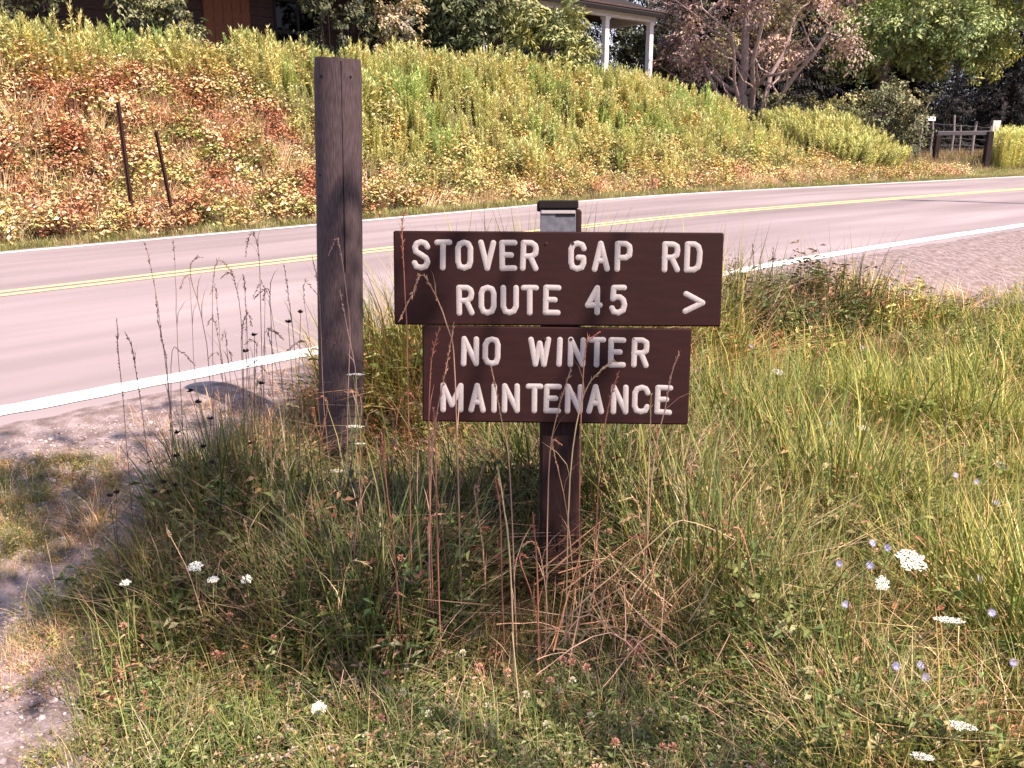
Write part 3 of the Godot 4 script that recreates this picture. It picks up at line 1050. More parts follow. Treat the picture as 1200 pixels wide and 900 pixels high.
func house() -> void:
	# local x runs along the road (s), z towards the road; the porch front stands at d 18.5
	var at := xz(0.0, 20.3)
	var o := base("porch_house", "dark house behind the bank with a white-posted porch", "house", Vector3(at.x, 0, at.y))
	o.rotation.y = atan2(0.6542, 0.7563)
	var fy := 2.6
	frame_box(o, "porch_floor", Vector3(8.8, fy - 0.15, 0.95), Vector3(12.9, 0.1, 1.05), M.siding)
	var w := frame_box(o, "wall", Vector3(8.3, fy + 1.3, -0.3), Vector3(12.2, 1.5, 0.1), M.siding)
	for k in 14:
		frame_box(w, "plank", Vector3(0, -1.4 + k * 0.205, 0.112), Vector3(12.2, 0.098, 0.012), M.siding, 0.006)
	frame_box(o, "end_wall", Vector3(20.4, fy + 1.3, -3.5), Vector3(0.1, 1.5, 3.08), M.siding)
	frame_box(o, "end_wall", Vector3(-3.8, fy + 1.3, -3.5), Vector3(0.1, 1.5, 3.08), M.siding)
	frame_box(o, "back_wall", Vector3(8.3, fy + 1.3, -6.7), Vector3(12.2, 1.5, 0.1), M.siding)
	var dr := frame_box(o, "door", Vector3(8.95, fy + 1.02, -0.14), Vector3(0.56, 1.06, 0.03), M.door_brown)
	for k in 5:
		frame_box(dr, "plank", Vector3(-0.44 + k * 0.22, 0, 0.036), Vector3(0.106, 1.04, 0.008), M.door_brown, 0.004)
	var hd := MB.new()
	hd.tube([Vector3(0.47, 0, 0.04), Vector3(0.47, 0, 0.1)], [0.03, 0.035], 10, Color.WHITE)
	part("handle", hd, M.dark_frame, dr)
	for x in [1.2, 3.2, 7.3, 10.75, 13.2, 15.7, 18.2]:
		var fr := frame_box(o, "window", Vector3(x, fy + 1.35, -0.16), Vector3(0.62, 0.75, 0.03), M.dark_frame)
		for q in [[-0.3, 0.36], [0.3, 0.36], [-0.3, -0.36], [0.3, -0.36]]:
			frame_box(fr, "pane", Vector3(q[0], q[1], 0.026), Vector3(0.265, 0.325, 0.006), M.pane, 0.002)
	for s in [21.6, 19.62, 17.62, 15.0, 12.6, -2.0]:
		var pp := MB.new()
		pp.box(Vector3.ZERO, Vector3(0.085, 1.2, 0.085), 0.012)
		pp.box(Vector3(0, 1.16, 0), Vector3(0.115, 0.05, 0.115), 0.012)
		pp.box(Vector3(0, -1.13, 0), Vector3(0.115, 0.07, 0.115), 0.012)
		part("porch_post", pp, M.porch_white, o).position = Vector3(s, fy + 1.15, 1.8)
	frame_box(o, "porch_beam", Vector3(9.75, fy + 2.46, 1.8), Vector3(12.0, 0.125, 0.09), M.porch_white, 0.012)
	frame_box(o, "porch_beam", Vector3(21.6, fy + 2.46, 0.81), Vector3(0.09, 0.125, 0.89), M.porch_white, 0.012)
	frame_box(o, "porch_ceiling", Vector3(9.0, fy + 2.62, 0.8), Vector3(13.0, 0.025, 1.35), M.siding)
	# roof slopes
	for q in [[-1.15, 0.36, 1], [-5.7, 0.36, -1]]:
		var rb := MB.new()
		rb.box(Vector3.ZERO, Vector3(12.6, 0.06, 3.6), 0.01)
		var rr := part("roof", rb, M.roof, o)
		rr.position = Vector3(9.15, fy + 3.75, q[0] if q[2] == 1 else -5.4)
		rr.rotation.x = 0.36 * q[2]
	var ch := frame_box(o, "chimney", Vector3(5.0, fy + 5.2, -3.4), Vector3(0.35, 0.8, 0.35), M.door_brown, 0.01)
	ch.set_meta("label", "square brown chimney on the roof ridge")

func trees() -> void:
	var gold := [Color(0.24, 0.25, 0.05), Color(0.2, 0.22, 0.05)]
	# red-leaved tree with pale leaning stems
	var red := p_spray(0.7, 30, 0.13, 0.07, [Color(0.37, 0.26, 0.245), Color(0.5, 0.38, 0.35), Color(0.22, 0.13, 0.13), Color(0.46, 0.36, 0.24)], M.leaf)
	var at := gpos(25.6, 17.6)
	broad_tree("red_leaved_tree", "purple-leaved tree with several pale leaning stems right of the porch", at, 7.2, 3.5, 2.3, red, 0.85, 33,
		[Color(1, 1, 1), Color(0.75, 0.7, 0.75), Color(1.25, 1.18, 1.15), Color(0.55, 0.5, 0.58), Color(0.9, 0.85, 0.9), Color(1.05, 1.25, 0.85)], M.pale_bark,
		[[Vector3(-0.05, -0.3, 0.1), Vector3(-0.2, 4.5, 0.2), 0.2], [Vector3(-0.15, -0.3, 0), Vector3(-2.2, 3.8, 1.2), 0.09], [Vector3(0.1, -0.3, 0), Vector3(1.6, 4.0, -0.9), 0.11], [Vector3(-0.2, 0, 0.2), Vector3(-1.2, 3.2, 2.4), 0.08], [Vector3(0.1, 0, 0.2), Vector3(-0.4, 4.2, 2.6), 0.1], [Vector3(0.2, 0, 0.2), Vector3(2.2, 3.6, 1.2), 0.09]], 46)
	# large light green tree with drooping boughs
	var grn := p_spray(1.0, 44, 0.2, 0.105, [Color(0.24, 0.28, 0.1), Color(0.32, 0.34, 0.13), Color(0.17, 0.21, 0.08), Color(0.42, 0.42, 0.2)], M.leaf)
	at = gpos(46.0, 23.5)
	broad_tree("spreading_green_tree", "large spreading light green tree with low drooping boughs", at, 15.0, 8.2, 3.9, grn, 1.15, 9,
		[Color(1, 1, 1), Color(1.3, 1.25, 1.0), Color(0.7, 0.75, 0.7), Color(0.85, 0.95, 0.9), Color(1.5, 1.35, 1.1)], M.bark,
		[[Vector3(0, -0.5, 0), Vector3(0.4, 9.0, 0.3), 0.42]], 80)
	# dark woods at the right and behind the house; forest shade painted into the needles
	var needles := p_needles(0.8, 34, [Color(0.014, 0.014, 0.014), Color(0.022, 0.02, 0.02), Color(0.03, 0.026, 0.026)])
	var proto := conifer("tall shade-darkened spruce nearest the right edge behind the garden fence", gpos(60.0, 22.0), 15.0, 3.4, needles, [Color(1, 1, 1), Color(1.4, 1.3, 1.4), Color(0.7, 0.7, 0.8)], 0.06)
	var proto2 := conifer("tall shade-darkened spruce close behind the spreading green tree", gpos(56.0, 30.0), 18.0, 4.2, needles, [Color(1, 1, 1), Color(1.3, 1.3, 1.3), Color(0.6, 0.7, 0.6)], 0.04)
	var k := 0
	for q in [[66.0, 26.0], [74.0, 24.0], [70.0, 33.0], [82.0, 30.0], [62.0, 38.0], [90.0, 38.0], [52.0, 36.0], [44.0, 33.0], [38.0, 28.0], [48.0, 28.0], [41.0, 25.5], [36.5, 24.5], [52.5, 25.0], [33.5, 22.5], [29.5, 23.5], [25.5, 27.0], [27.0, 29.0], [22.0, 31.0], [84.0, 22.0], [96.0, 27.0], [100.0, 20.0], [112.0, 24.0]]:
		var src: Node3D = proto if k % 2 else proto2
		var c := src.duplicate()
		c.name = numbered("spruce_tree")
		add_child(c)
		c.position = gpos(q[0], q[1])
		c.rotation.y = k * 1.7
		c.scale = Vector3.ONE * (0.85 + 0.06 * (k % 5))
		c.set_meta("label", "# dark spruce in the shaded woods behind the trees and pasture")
		k += 1
	# trunks at the top left with crowns above the frame
	var lf := p_spray(0.9, 26, 0.16, 0.09, [Color(0.07, 0.1, 0.03), Color(0.1, 0.13, 0.04)], M.leaf)
	k = 0
	for q in [[2.9, 17.4, "thin dark trunk rising from the bank top at the far left"], [4.35, 17.6, "dark trunk rising from the bank top, second from the left"]]:
		at = gpos(q[0], q[1])
		broad_tree("dark_trunk_tree", q[2], at, 8.5, 2.6, 4.2, lf, 0.9, 20, [Color(1, 1, 1), Color(0.8, 0.8, 0.8)], M.dark_bark, [[Vector3(0, -0.4, 0), Vector3(0.3, 6.0, 0.1), 0.13 + 0.03 * k]], 16, "dark trunks on the bank top")
		k += 1
	# young roadside tree behind the photographer's right shoulder; unseen, added with crown clumps set to dapple the grass and gravel
	var o := base("shade_sapling", "slender young tree added unseen behind the viewpoint to shade the gravel edge", "tree", Vector3(4.1, 0, 1.6))
	var tb := MB.new()
	limb(tb, Vector3(0, -0.1, 0), Vector3(-0.9, 4.6, -0.6), 0.06, 0.03)
	var cl := []
	for q in [[-1.2, -3.0, 0.3], [-0.92, -3.12, 0.24], [-1.55, -2.15, 0.3], [-1.35, -2.3, 0.42], [-1.5, -2.55, 0.3], [-1.05, -2.15, 0.36], [-1.0, -2.45, 0.28], [-0.36, -2.0, 0.24], [-0.1, -1.85, 0.22], [0.1, -1.7, 0.14], [-1.75, -2.75, 0.25]]:
		var hh := rf(4.4, 5.6)
		var c := Vector3(q[0], 0, q[1]) + to_sun * (hh / to_sun.y) - o.position
		cl.append([c, Vector3(q[2], q[2] * 0.7, q[2])])
		limb(tb, Vector3(-0.7, 3.6, -0.47), c, 0.02, 0.006, 0.1, 5)
	part("trunk", tb, M.bark, o)
	var sx := []
	var sc := []
	crown_xf(cl, 115, 0.42, sx, sc, [Color(1, 1, 1), Color(1.2, 1.2, 1.0)])
	copies("crown", lf, sx, sc, o)
	# shrubs along the top of the bank
	var big := p_spray(0.55, 24, 0.17, 0.07, [Color(0.2, 0.22, 0.1), Color(0.28, 0.28, 0.14), Color(0.12, 0.14, 0.065)], M.tough)
	var mid := p_spray(0.5, 26, 0.11, 0.06, [Color(0.18, 0.2, 0.09), Color(0.28, 0.27, 0.15), Color(0.12, 0.13, 0.07)], M.tough)
	var pale := p_spray(0.5, 24, 0.11, 0.07, [Color(0.34, 0.27, 0.18), Color(0.45, 0.36, 0.27), Color(0.24, 0.21, 0.11)], M.tough)
	var T := [Color(1, 1, 1), Color(1.3, 1.25, 1.1), Color(0.7, 0.75, 0.75)]
	shrub("leafy_shrub", "rounded light-leaved shrub on the bank top left of the brown door", gpos(6.05, 17.2), Vector3(1.3, 2.4, 0.8), mid, 0.8, 115, T)
	shrub("dark_shrub", "dark grey-green shrub on the bank top above the wooden pole", gpos(9.8, 17.2), Vector3(1.0, 2.3, 0.7), mid, 0.7, 150, [Color(0.45, 0.5, 0.55), Color(0.6, 0.62, 0.68), Color(0.35, 0.4, 0.42)])
	shrub("pale_shrub", "pinkish pale-leaved shrub on the bank top right of the wooden pole", gpos(11.35, 17.1), Vector3(0.95, 2.2, 0.7), pale, 0.75, 125, T)
	shrub("shaded_shrub", "dark shrub on the bank top at the far left between the trunks", gpos(3.9, 17.8), Vector3(1.6, 2.3, 0.7), mid, 0.8, 70, [Color(0.4, 0.42, 0.42), Color(0.6, 0.62, 0.6)])
	shrub("shaded_shrub", "dark glossy shrub filling the gap left of the large-leaved shrub", gpos(12.2, 17.9), Vector3(1.5, 2.9, 0.7), big, 0.9, 90, [Color(0.35, 0.38, 0.38), Color(0.55, 0.56, 0.55)])
	shrub("large_leaved_shrub", "large glossy-leaved shrub on the bank top above the sign", gpos(13.6, 17.2), Vector3(2.0, 2.9, 0.9), big, 0.9, 95, [Color(1, 1, 1), Color(0.5, 0.55, 0.55), Color(0.75, 0.8, 0.75)], 22)
	shrub("yellow_leaved_shrub", "yellow-green leafy shrub in front of the white porch posts", gpos(15.6, 16.8), Vector3(1.65, 2.2, 0.9), big, 0.9, 90, [Color(1.5, 1.4, 1.0), Color(1.2, 1.2, 1.0), Color(1.8, 1.6, 1.2)], 20)
	shrub("low_shrub", "low leafy shrub at the foot of the middle porch post", gpos(19.0, 17.0), Vector3(1.1, 0.95, 0.7), mid, 0.8, 60, T)
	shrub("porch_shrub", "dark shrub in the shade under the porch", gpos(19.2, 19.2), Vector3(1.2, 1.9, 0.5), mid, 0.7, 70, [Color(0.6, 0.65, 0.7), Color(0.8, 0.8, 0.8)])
	shrub("dark_hedge_shrub", "tall dark shrub behind the end of the porch", gpos(25.0, 21.6), Vector3(2.4, 4.6, 1.4), mid, 1.2, 42, [Color(0.4, 0.42, 0.42), Color(0.6, 0.6, 0.62)], 26)
	shrub("grey_green_shrub", "grey-green shrub under the boughs of the spreading tree", gpos(34.0, 17.3), Vector3(2.9, 3.1, 1.8), mid, 1.1, 26, [Color(0.9, 0.95, 0.95), Color(1.2, 1.1, 1.1), Color(0.6, 0.62, 0.6)], 26)
	shrub("thicket_shrub", "dark tangled shrub between the purple tree and the weedy bush", gpos(24.6, 16.2), Vector3(1.8, 1.6, 1.0), mid, 0.9, 40, [Color(0.55, 0.55, 0.5), Color(0.8, 0.75, 0.7)], 16)
	shrub("thicket_shrub", "leafy shrub with dark gaps left of the weedy bush", gpos(27.0, 15.6), Vector3(1.6, 1.9, 1.0), mid, 0.9, 40, [Color(1.3, 1.25, 1.0), Color(0.8, 0.75, 0.7)], 16)

func bank_plants() -> void:
	var gc := [Color(0.48, 0.46, 0.17), Color(0.55, 0.51, 0.21), Color(0.4, 0.41, 0.14)]
	var plume := [Color(0.58, 0.55, 0.24), Color(0.5, 0.5, 0.21)]
	var golds := []
	for k in 5: golds.append(p_goldenrod(0.72, gc, plume))
	var bush := []
	for k in 4: bush.append(p_bushweed(0.6, [Color(0.36, 0.37, 0.13), Color(0.48, 0.45, 0.2), Color(0.24, 0.27, 0.1), Color(0.56, 0.46, 0.25)]))
	var ux := []
	var uc := []
	var bcol := [Color(0.85, 0.6, 0.43), Color(0.72, 0.45, 0.31), Color(0.58, 0.43, 0.22), Color(0.88, 0.72, 0.55), Color(0.52, 0.47, 0.22)]
	var brs := []
	for k in 5: brs.append(p_bramble(0.19, bcol, 44, 0.052))
	var grs := []
	for k in 4: grs.append(p_grass(40, 0.1, 0.26, 0.009, 0.6, 0.2, [Color(1, 1, 1), Color(0.8, 0.9, 0.75)]))
	var gx := []
	var gcol := []
	var bx := []
	var bcl := []
	var vx := []
	var vc := []
	# goldenrod over the bank
	for i in 9000:
		var s := rf(-1.0, 31.0)
		var v := rf(0.55, 5.9)
		var n := noise_b.get_noise_2d(s, v * 1.4)
		var fade := 1.0 - smoothstep(20.6, 22.2, s + n * 1.2)
		var lo := lerpf(3.55, 0.95, smoothstep(6.4, 8.6, s + n * 2.0)) + n * 1.1
		if s > 19.0: lo = maxf(lo, lerpf(0.9, 1.9, smoothstep(19.0, 26.0, s)))
		if v < lo or rng.randf() > fade: continue
		if v > 3.0 and s > 23.0 and rng.randf() < 0.5: continue
		var n3 := noise_b.get_noise_2d(s * 2.3 + 70.0, v * 2.3)
		if n3 < -0.3 and rng.randf() < 0.75: continue
		var hv := 1.0 + 0.55 * noise_b.get_noise_2d(s * 1.5 + 150.0, v * 1.5)
		if (n3 > 0.22 and rng.randf() < 0.8) or (v < lo + 0.9 and rng.randf() < 0.45) or rng.randf() < 0.07:
			ux.append(yaw_xf(gpos(s, 11.4 + v), rf(0.6, 1.2) * hv, 0.35))
			uc.append(jit(pick([Color(1, 1, 1), Color(1.2, 1.05, 0.9), Color(0.8, 0.85, 0.8), Color(1.3, 1.0, 0.85)]), 0.2))
			continue
		gx.append(yaw_xf(gpos(s, 11.4 + v), rf(0.65, 1.2) * hv * (1.0 if v > lo + 0.4 else 0.75), 0.26))
		var c := jit(Color(1, 1, 1), 0.2)
		if n > 0.2: c = c * Color(0.75, 0.92, 0.75)
		if n < -0.25: c = c * Color(1.08, 1.04, 1.1)
		gcol.append(c)
	scatter("goldenrod", golds, gx, gcol, "tall yellow-green weeds covering the bank beyond the road", "weeds")
	scatter("broad_leaved_weeds", bush, ux, uc, "bushy broad-leaved weeds in clumps among the bank's tall stems", "weeds")
	# sprawling vines and dry leaves on the lower bank
	for i in 9000:
		var s := rf(-1.0, 30.0)
		var v := rf(0.25, 4.4)
		var n := noise_b.get_noise_2d(s * 0.9 + 40.0, v * 1.2)
		var hi := lerpf(4.1, 1.6, smoothstep(6.0, 8.4, s)) + n * 1.1
		if v > hi: continue
		if s > 8.0 and v < 0.5 and rng.randf() < 0.6: continue
		if s > 8.5 and rng.randf() < 0.5: continue
		var p := gpos(s, 11.4 + v)
		p.y += rf(-0.04, 0.12) + (rf(0.0, 0.25) if s > 8.0 else 0.28 * maxf(0.0, noise_b.get_noise_2d(s * 2.6, v * 2.6 + 11.0) + 0.15) * 2.0)
		bx.append(yaw_xf(p, rf(0.7, 1.5), 0.5))
		var c: Color = pick([Color(0.95, 0.85, 0.72), Color(0.85, 0.68, 0.6), Color(0.62, 0.36, 0.32), Color(0.6, 0.72, 0.45), Color(1.0, 0.95, 0.85), Color(0.9, 0.82, 0.6)])
		var n2 := noise_b.get_noise_2d(s * 1.6 + 7.0, v * 2.0 + 90.0)
		if n2 > 0.12: c = pick([Color(0.48, 0.68, 0.35), Color(0.6, 0.75, 0.4), Color(0.85, 0.88, 0.6), Color(0.95, 0.85, 0.7)])
		if s > 8.5 and rng.randf() < 0.72: c = pick([Color(0.6, 0.78, 0.42), Color(0.8, 0.88, 0.55), Color(0.95, 0.92, 0.7), Color(0.8, 0.7, 0.5)])
		elif n2 < -0.2: c = pick([Color(0.6, 0.32, 0.28), Color(0.85, 0.66, 0.58), Color(0.7, 0.4, 0.34)])
		bcl.append(jit(c, 0.2))
	# dry upright tufts among the vines
	var tuf := []
	for k in 3: tuf.append(p_grass(30, 0.2, 0.52, 0.008, 0.8, 0.16, [Color(0.78, 0.53, 0.35), Color(0.66, 0.41, 0.27), Color(0.56, 0.49, 0.23), Color(0.8, 0.62, 0.43)]))
	var tx := []
	var tc := []
	for i in 4200:
		var s := rf(-1.0, 30.0)
		var v := rf(0.4, 4.2)
		var n := noise_b.get_noise_2d(s * 0.9 + 40.0, v * 1.2)
		if v > lerpf(4.2, 1.5, smoothstep(6.0, 8.4, s)) + n * 0.8: continue
		if noise_b.get_noise_2d(s * 2.2, v * 2.2 + 30.0) < -0.2: continue
		tx.append(yaw_xf(gpos(s, 11.4 + v), rf(0.6, 1.25), 0.6))
		tc.append(jit(Color(1, 1, 1), 0.25))
	scatter("dry_tufts", tuf, tx, tc, "dry straw tufts standing in the vines on the lower bank", "grass")
	scatter("bramble", brs, bx, bcl, "reddish tan brambles and dying vines on the lower bank", "undergrowth")
	# mown verge strip and pasture grass
	for i in 7000:
		var s := rf(-2.0, 60.0) if i % 3 else rf(12.0, 45.0)
		var wv := lerpf(0.5, 2.2, smoothstep(7.0, 24.0, s))
		var v := rf(0.02, wv)
		vx.append(yaw_xf(gpos(s, 11.42 + v), rf(0.45, 0.85), 0.3))
		var c: Color = pick([Color(0.34, 0.28, 0.15), Color(0.26, 0.24, 0.09), Color(0.22, 0.23, 0.08), Color(0.38, 0.29, 0.17)])
		vc.append(jit(c * 1.3, 0.2))
	for i in 4000:
		var s := rf(29.0, 75.0)
		var v := rf(1.5, 14.0)
		vx.append(yaw_xf(gpos(s, 11.42 + v), rf(0.8, 1.9), 0.3))
		vc.append(jit(pick([Color(0.34, 0.2, 0.13), Color(0.3, 0.22, 0.11), Color(0.22, 0.22, 0.08), Color(0.38, 0.26, 0.17)]), 0.2))
	scatter("verge_grass", grs, vx, vc, "pale short grass along the far verge and rough pasture", "grass")
	# the rounded bush of tall weeds at the right end of the bank
	var o := base("weedy_bush", "rounded bush of tall yellow-green weeds at the right end of the bank", "bush", gpos(24.9, 13.9))
	var wx := []
	var wc := []
	var c0 := o.position
	for i in 420:
		var a := rf(0, TAU)
		var r := sqrt(rng.randf())
		var p := Vector3(cos(a) * r * 1.75, 0, sin(a) * r * 1.3)
		var q := c0 + p
		p.y = ground_y(q.x, q.z) - c0.y
		var out := Vector3(cos(a) * r * 0.55, 1, sin(a) * r * 0.55).normalized()
		var bs := Basis(Quaternion(Vector3.UP, out)) * Basis(Vector3.UP, rf(0, TAU))
		wx.append(Transform3D(bs.scaled(Vector3.ONE * rf(1.4, 2.1) * (1.15 - 0.45 * r)), p))
		wc.append(jit(Color(1.0, 1.0, 0.95), 0.2))
	copies("foliage", golds[0], wx, wc, o)
	# tall weeds at the far right by the gate
	o = base("goldenrod_patch", "bright yellow-green weed patch at the right edge beside the gate post", "weeds", gpos(38.0, 13.6))
	o.set_meta("kind", "stuff")
	wx = []; wc = []
	c0 = o.position
	for i in 500:
		var fd := rf(13.2, 15.6)
		var f := gpos(maxf(35.8, fd * 2.68) + rf(0.0, 5.0), fd) - c0
		wx.append(yaw_xf(f, rf(1.3, 2.0)))
		wc.append(jit(Color(1.1, 1.1, 1.0), 0.2))
	copies("foliage", golds[1], wx, wc, o)

func fences() -> void:
	# two rusty steel stakes in the vines
	var k := 0
	for q in [[3.85, 12.4, 1.62, 0.02, "rusty steel fence stake in the brambles, the upright left one of two", 0.03], [4.24, 11.9, 1.36, 0.1, "rusty steel fence stake leaning left beside the road edge", 0.024]]:
		var p := gpos(q[0], q[1])
		var o := base("fence_stake", q[4], "fence post", p)
		o.rotation = Vector3(0.03, 0.6, q[3])
		var b := MB.new()
		b.box(Vector3(0, q[2] * 0.5 - 0.1, 0), Vector3(q[5], q[2] * 0.5 + 0.1, 0.006), 0.002)
		b.box(Vector3(0, q[2] * 0.5 - 0.1, 0.021), Vector3(0.006, q[2] * 0.5 + 0.1, 0.015), 0.002)
		part("shaft", b, M.rust, o)
		for j in 7:
			var sb := MB.new()
			sb.box(Vector3(0, q[2] * (0.2 + 0.11 * j), -0.012), Vector3(0.012, 0.008, 0.006), 0.002)
			part("stud", sb, M.rust, o)
		k += 1
	# wooden gate frame by the road on the right
	var a := gpos(35.4, 13.5)
	var c := gpos(34.9, 15.2)
	var o := base("gate_frame", "dark wooden rail gate between two posts beside the road at right", "gate", a)
	var ax := (c - a)
	var yaw := atan2(-ax.z, ax.x)
	for q in [[Vector3.ZERO, 1.42, 0.11], [ax, 1.0, 0.09]]:
		var b := MB.new()
		b.box(Vector3(0, q[1] * 0.5 - 0.15, 0), Vector3(q[2], q[1] * 0.5 + 0.15, q[2]), 0.02)
		part("post", b, M.dark_wood, o).position = q[0]
	var rb := MB.new()
	var l := Vector2(ax.x, ax.z).length()
	rb.box(Vector3.ZERO, Vector3(l * 0.5, 0.075, 0.03), 0.01)
	var rail := part("rail", rb, M.grey_wood, o)
	rail.position = Vector3(ax.x * 0.5, 1.25 + ax.y * 0.4, ax.z * 0.5)
	rail.rotation.y = yaw
	# garden fence of grey posts with wire behind it
	var gp := [[38.9, 18.0, 1.9, 0.07], [39.6, 18.0, 2.0, 0.09], [40.7, 18.0, 1.9, 0.09], [42.9, 18.0, 1.95, 0.09], [44.3, 18.2, 1.5, 0.07], [46.3, 18.4, 1.75, 0.12], [48.6, 18.6, 1.6, 0.1]]
	var f := base("garden_fence", "grey garden fence of uneven posts and wire under the trees", "fence", gpos(42.0, 18.0))
	for q in gp:
		var b := MB.new()
		b.tube([Vector3(0, -0.3, 0), Vector3(rf(-0.04, 0.04), q[2] * 0.6, 0), Vector3(rf(-0.08, 0.08), q[2], 0)], [q[3] * 0.7, q[3] * 0.66, q[3] * 0.55], 8, Color.WHITE)
		part("post", b, M.grey_wood, f).position = gpos(q[0], q[1]) - f.position
	for j in 5:
		var b := MB.new()
		for i in gp.size() - 1:
			var p0 := gpos(gp[i][0], gp[i][1]) - f.position + Vector3(0, 0.3 + 0.3 * j, 0.1)
			var p1 := gpos(gp[i + 1][0], gp[i + 1][1]) - f.position + Vector3(0, 0.3 + 0.3 * j, 0.1)
			b.tube([p0, (p0 + p1) * 0.5 - Vector3(0, 0.03, 0), p1], [0.008, 0.008, 0.008], 4, Color.WHITE, false)
		part("wire", b, M.wire, f)
	var wb := MB.new()
	var g0 := gpos(39.6, 18.0) - f.position
	var g1 := gpos(40.7, 18.0) - f.position
	wb.box(Vector3.ZERO, Vector3(g0.distance_to(g1) * 0.5, 0.09, 0.03), 0.01)
	var bd := part("top_board", wb, M.porch_white, f)
	bd.position = (g0 + g1) * 0.5 + Vector3(0, 1.7, 0.12)
	bd.rotation.y = atan2(0.6542, 0.7563)
	var gt := base("snag_branch", "bare grey dead branch standing beside the garden fence", "branch", gpos(39.4, 18.1))
	var sb := MB.new()
	limb(sb, Vector3(0, 0, 0), Vector3(0.4, 2.6, 0.1), 0.07, 0.03)
	limb(sb, Vector3(0.28, 1.9, 0.06), Vector3(-0.1, 2.5, 0.2), 0.03, 0.015)
	part("limb", sb, M.grey_wood, gt)
	# pale objects in the grass
	var st := 0
	for q in [[28.2, 14.2, 0.22, 0.2, "pale flat stone at the foot of the weedy bush"], [42.0, 15.8, 0.3, 1.9, "pale board end showing above the weeds at the right edge"]]:
		var p := gpos(q[0], q[1])
		var r := base(["pale_stone", "pale_board"][st], q[4], ["stone", "board"][st], p)
		var b := MB.new()
		if st == 0:
			b.box(Vector3(0, 0.1, 0), Vector3(0.28, 0.09, 0.16), 0.05)
		else:
			b.box(Vector3(0, 0.85, 0), Vector3(0.17, 0.86, 0.03), 0.01)
		part(["rock", "plank"][st], b, M.pale_stone, r)
		st += 1
	# utility pole beyond the right edge of the view; its shadow lies across the road
	var up := base("utility_pole", "wooden utility pole on the near shoulder past the right edge", "pole", gpos(16.6, 2.6))
	var ub := MB.new()
	ub.tube([Vector3(0, -0.5, 0), Vector3(0, 6.4, 0)], [0.15, 0.1], 14, Color.WHITE)
	part("shaft", ub, M.bark, up)
	frame_box(up, "crossarm", Vector3(0, 5.9, 0.13), Vector3(0.9, 0.05, 0.045), M.bark)

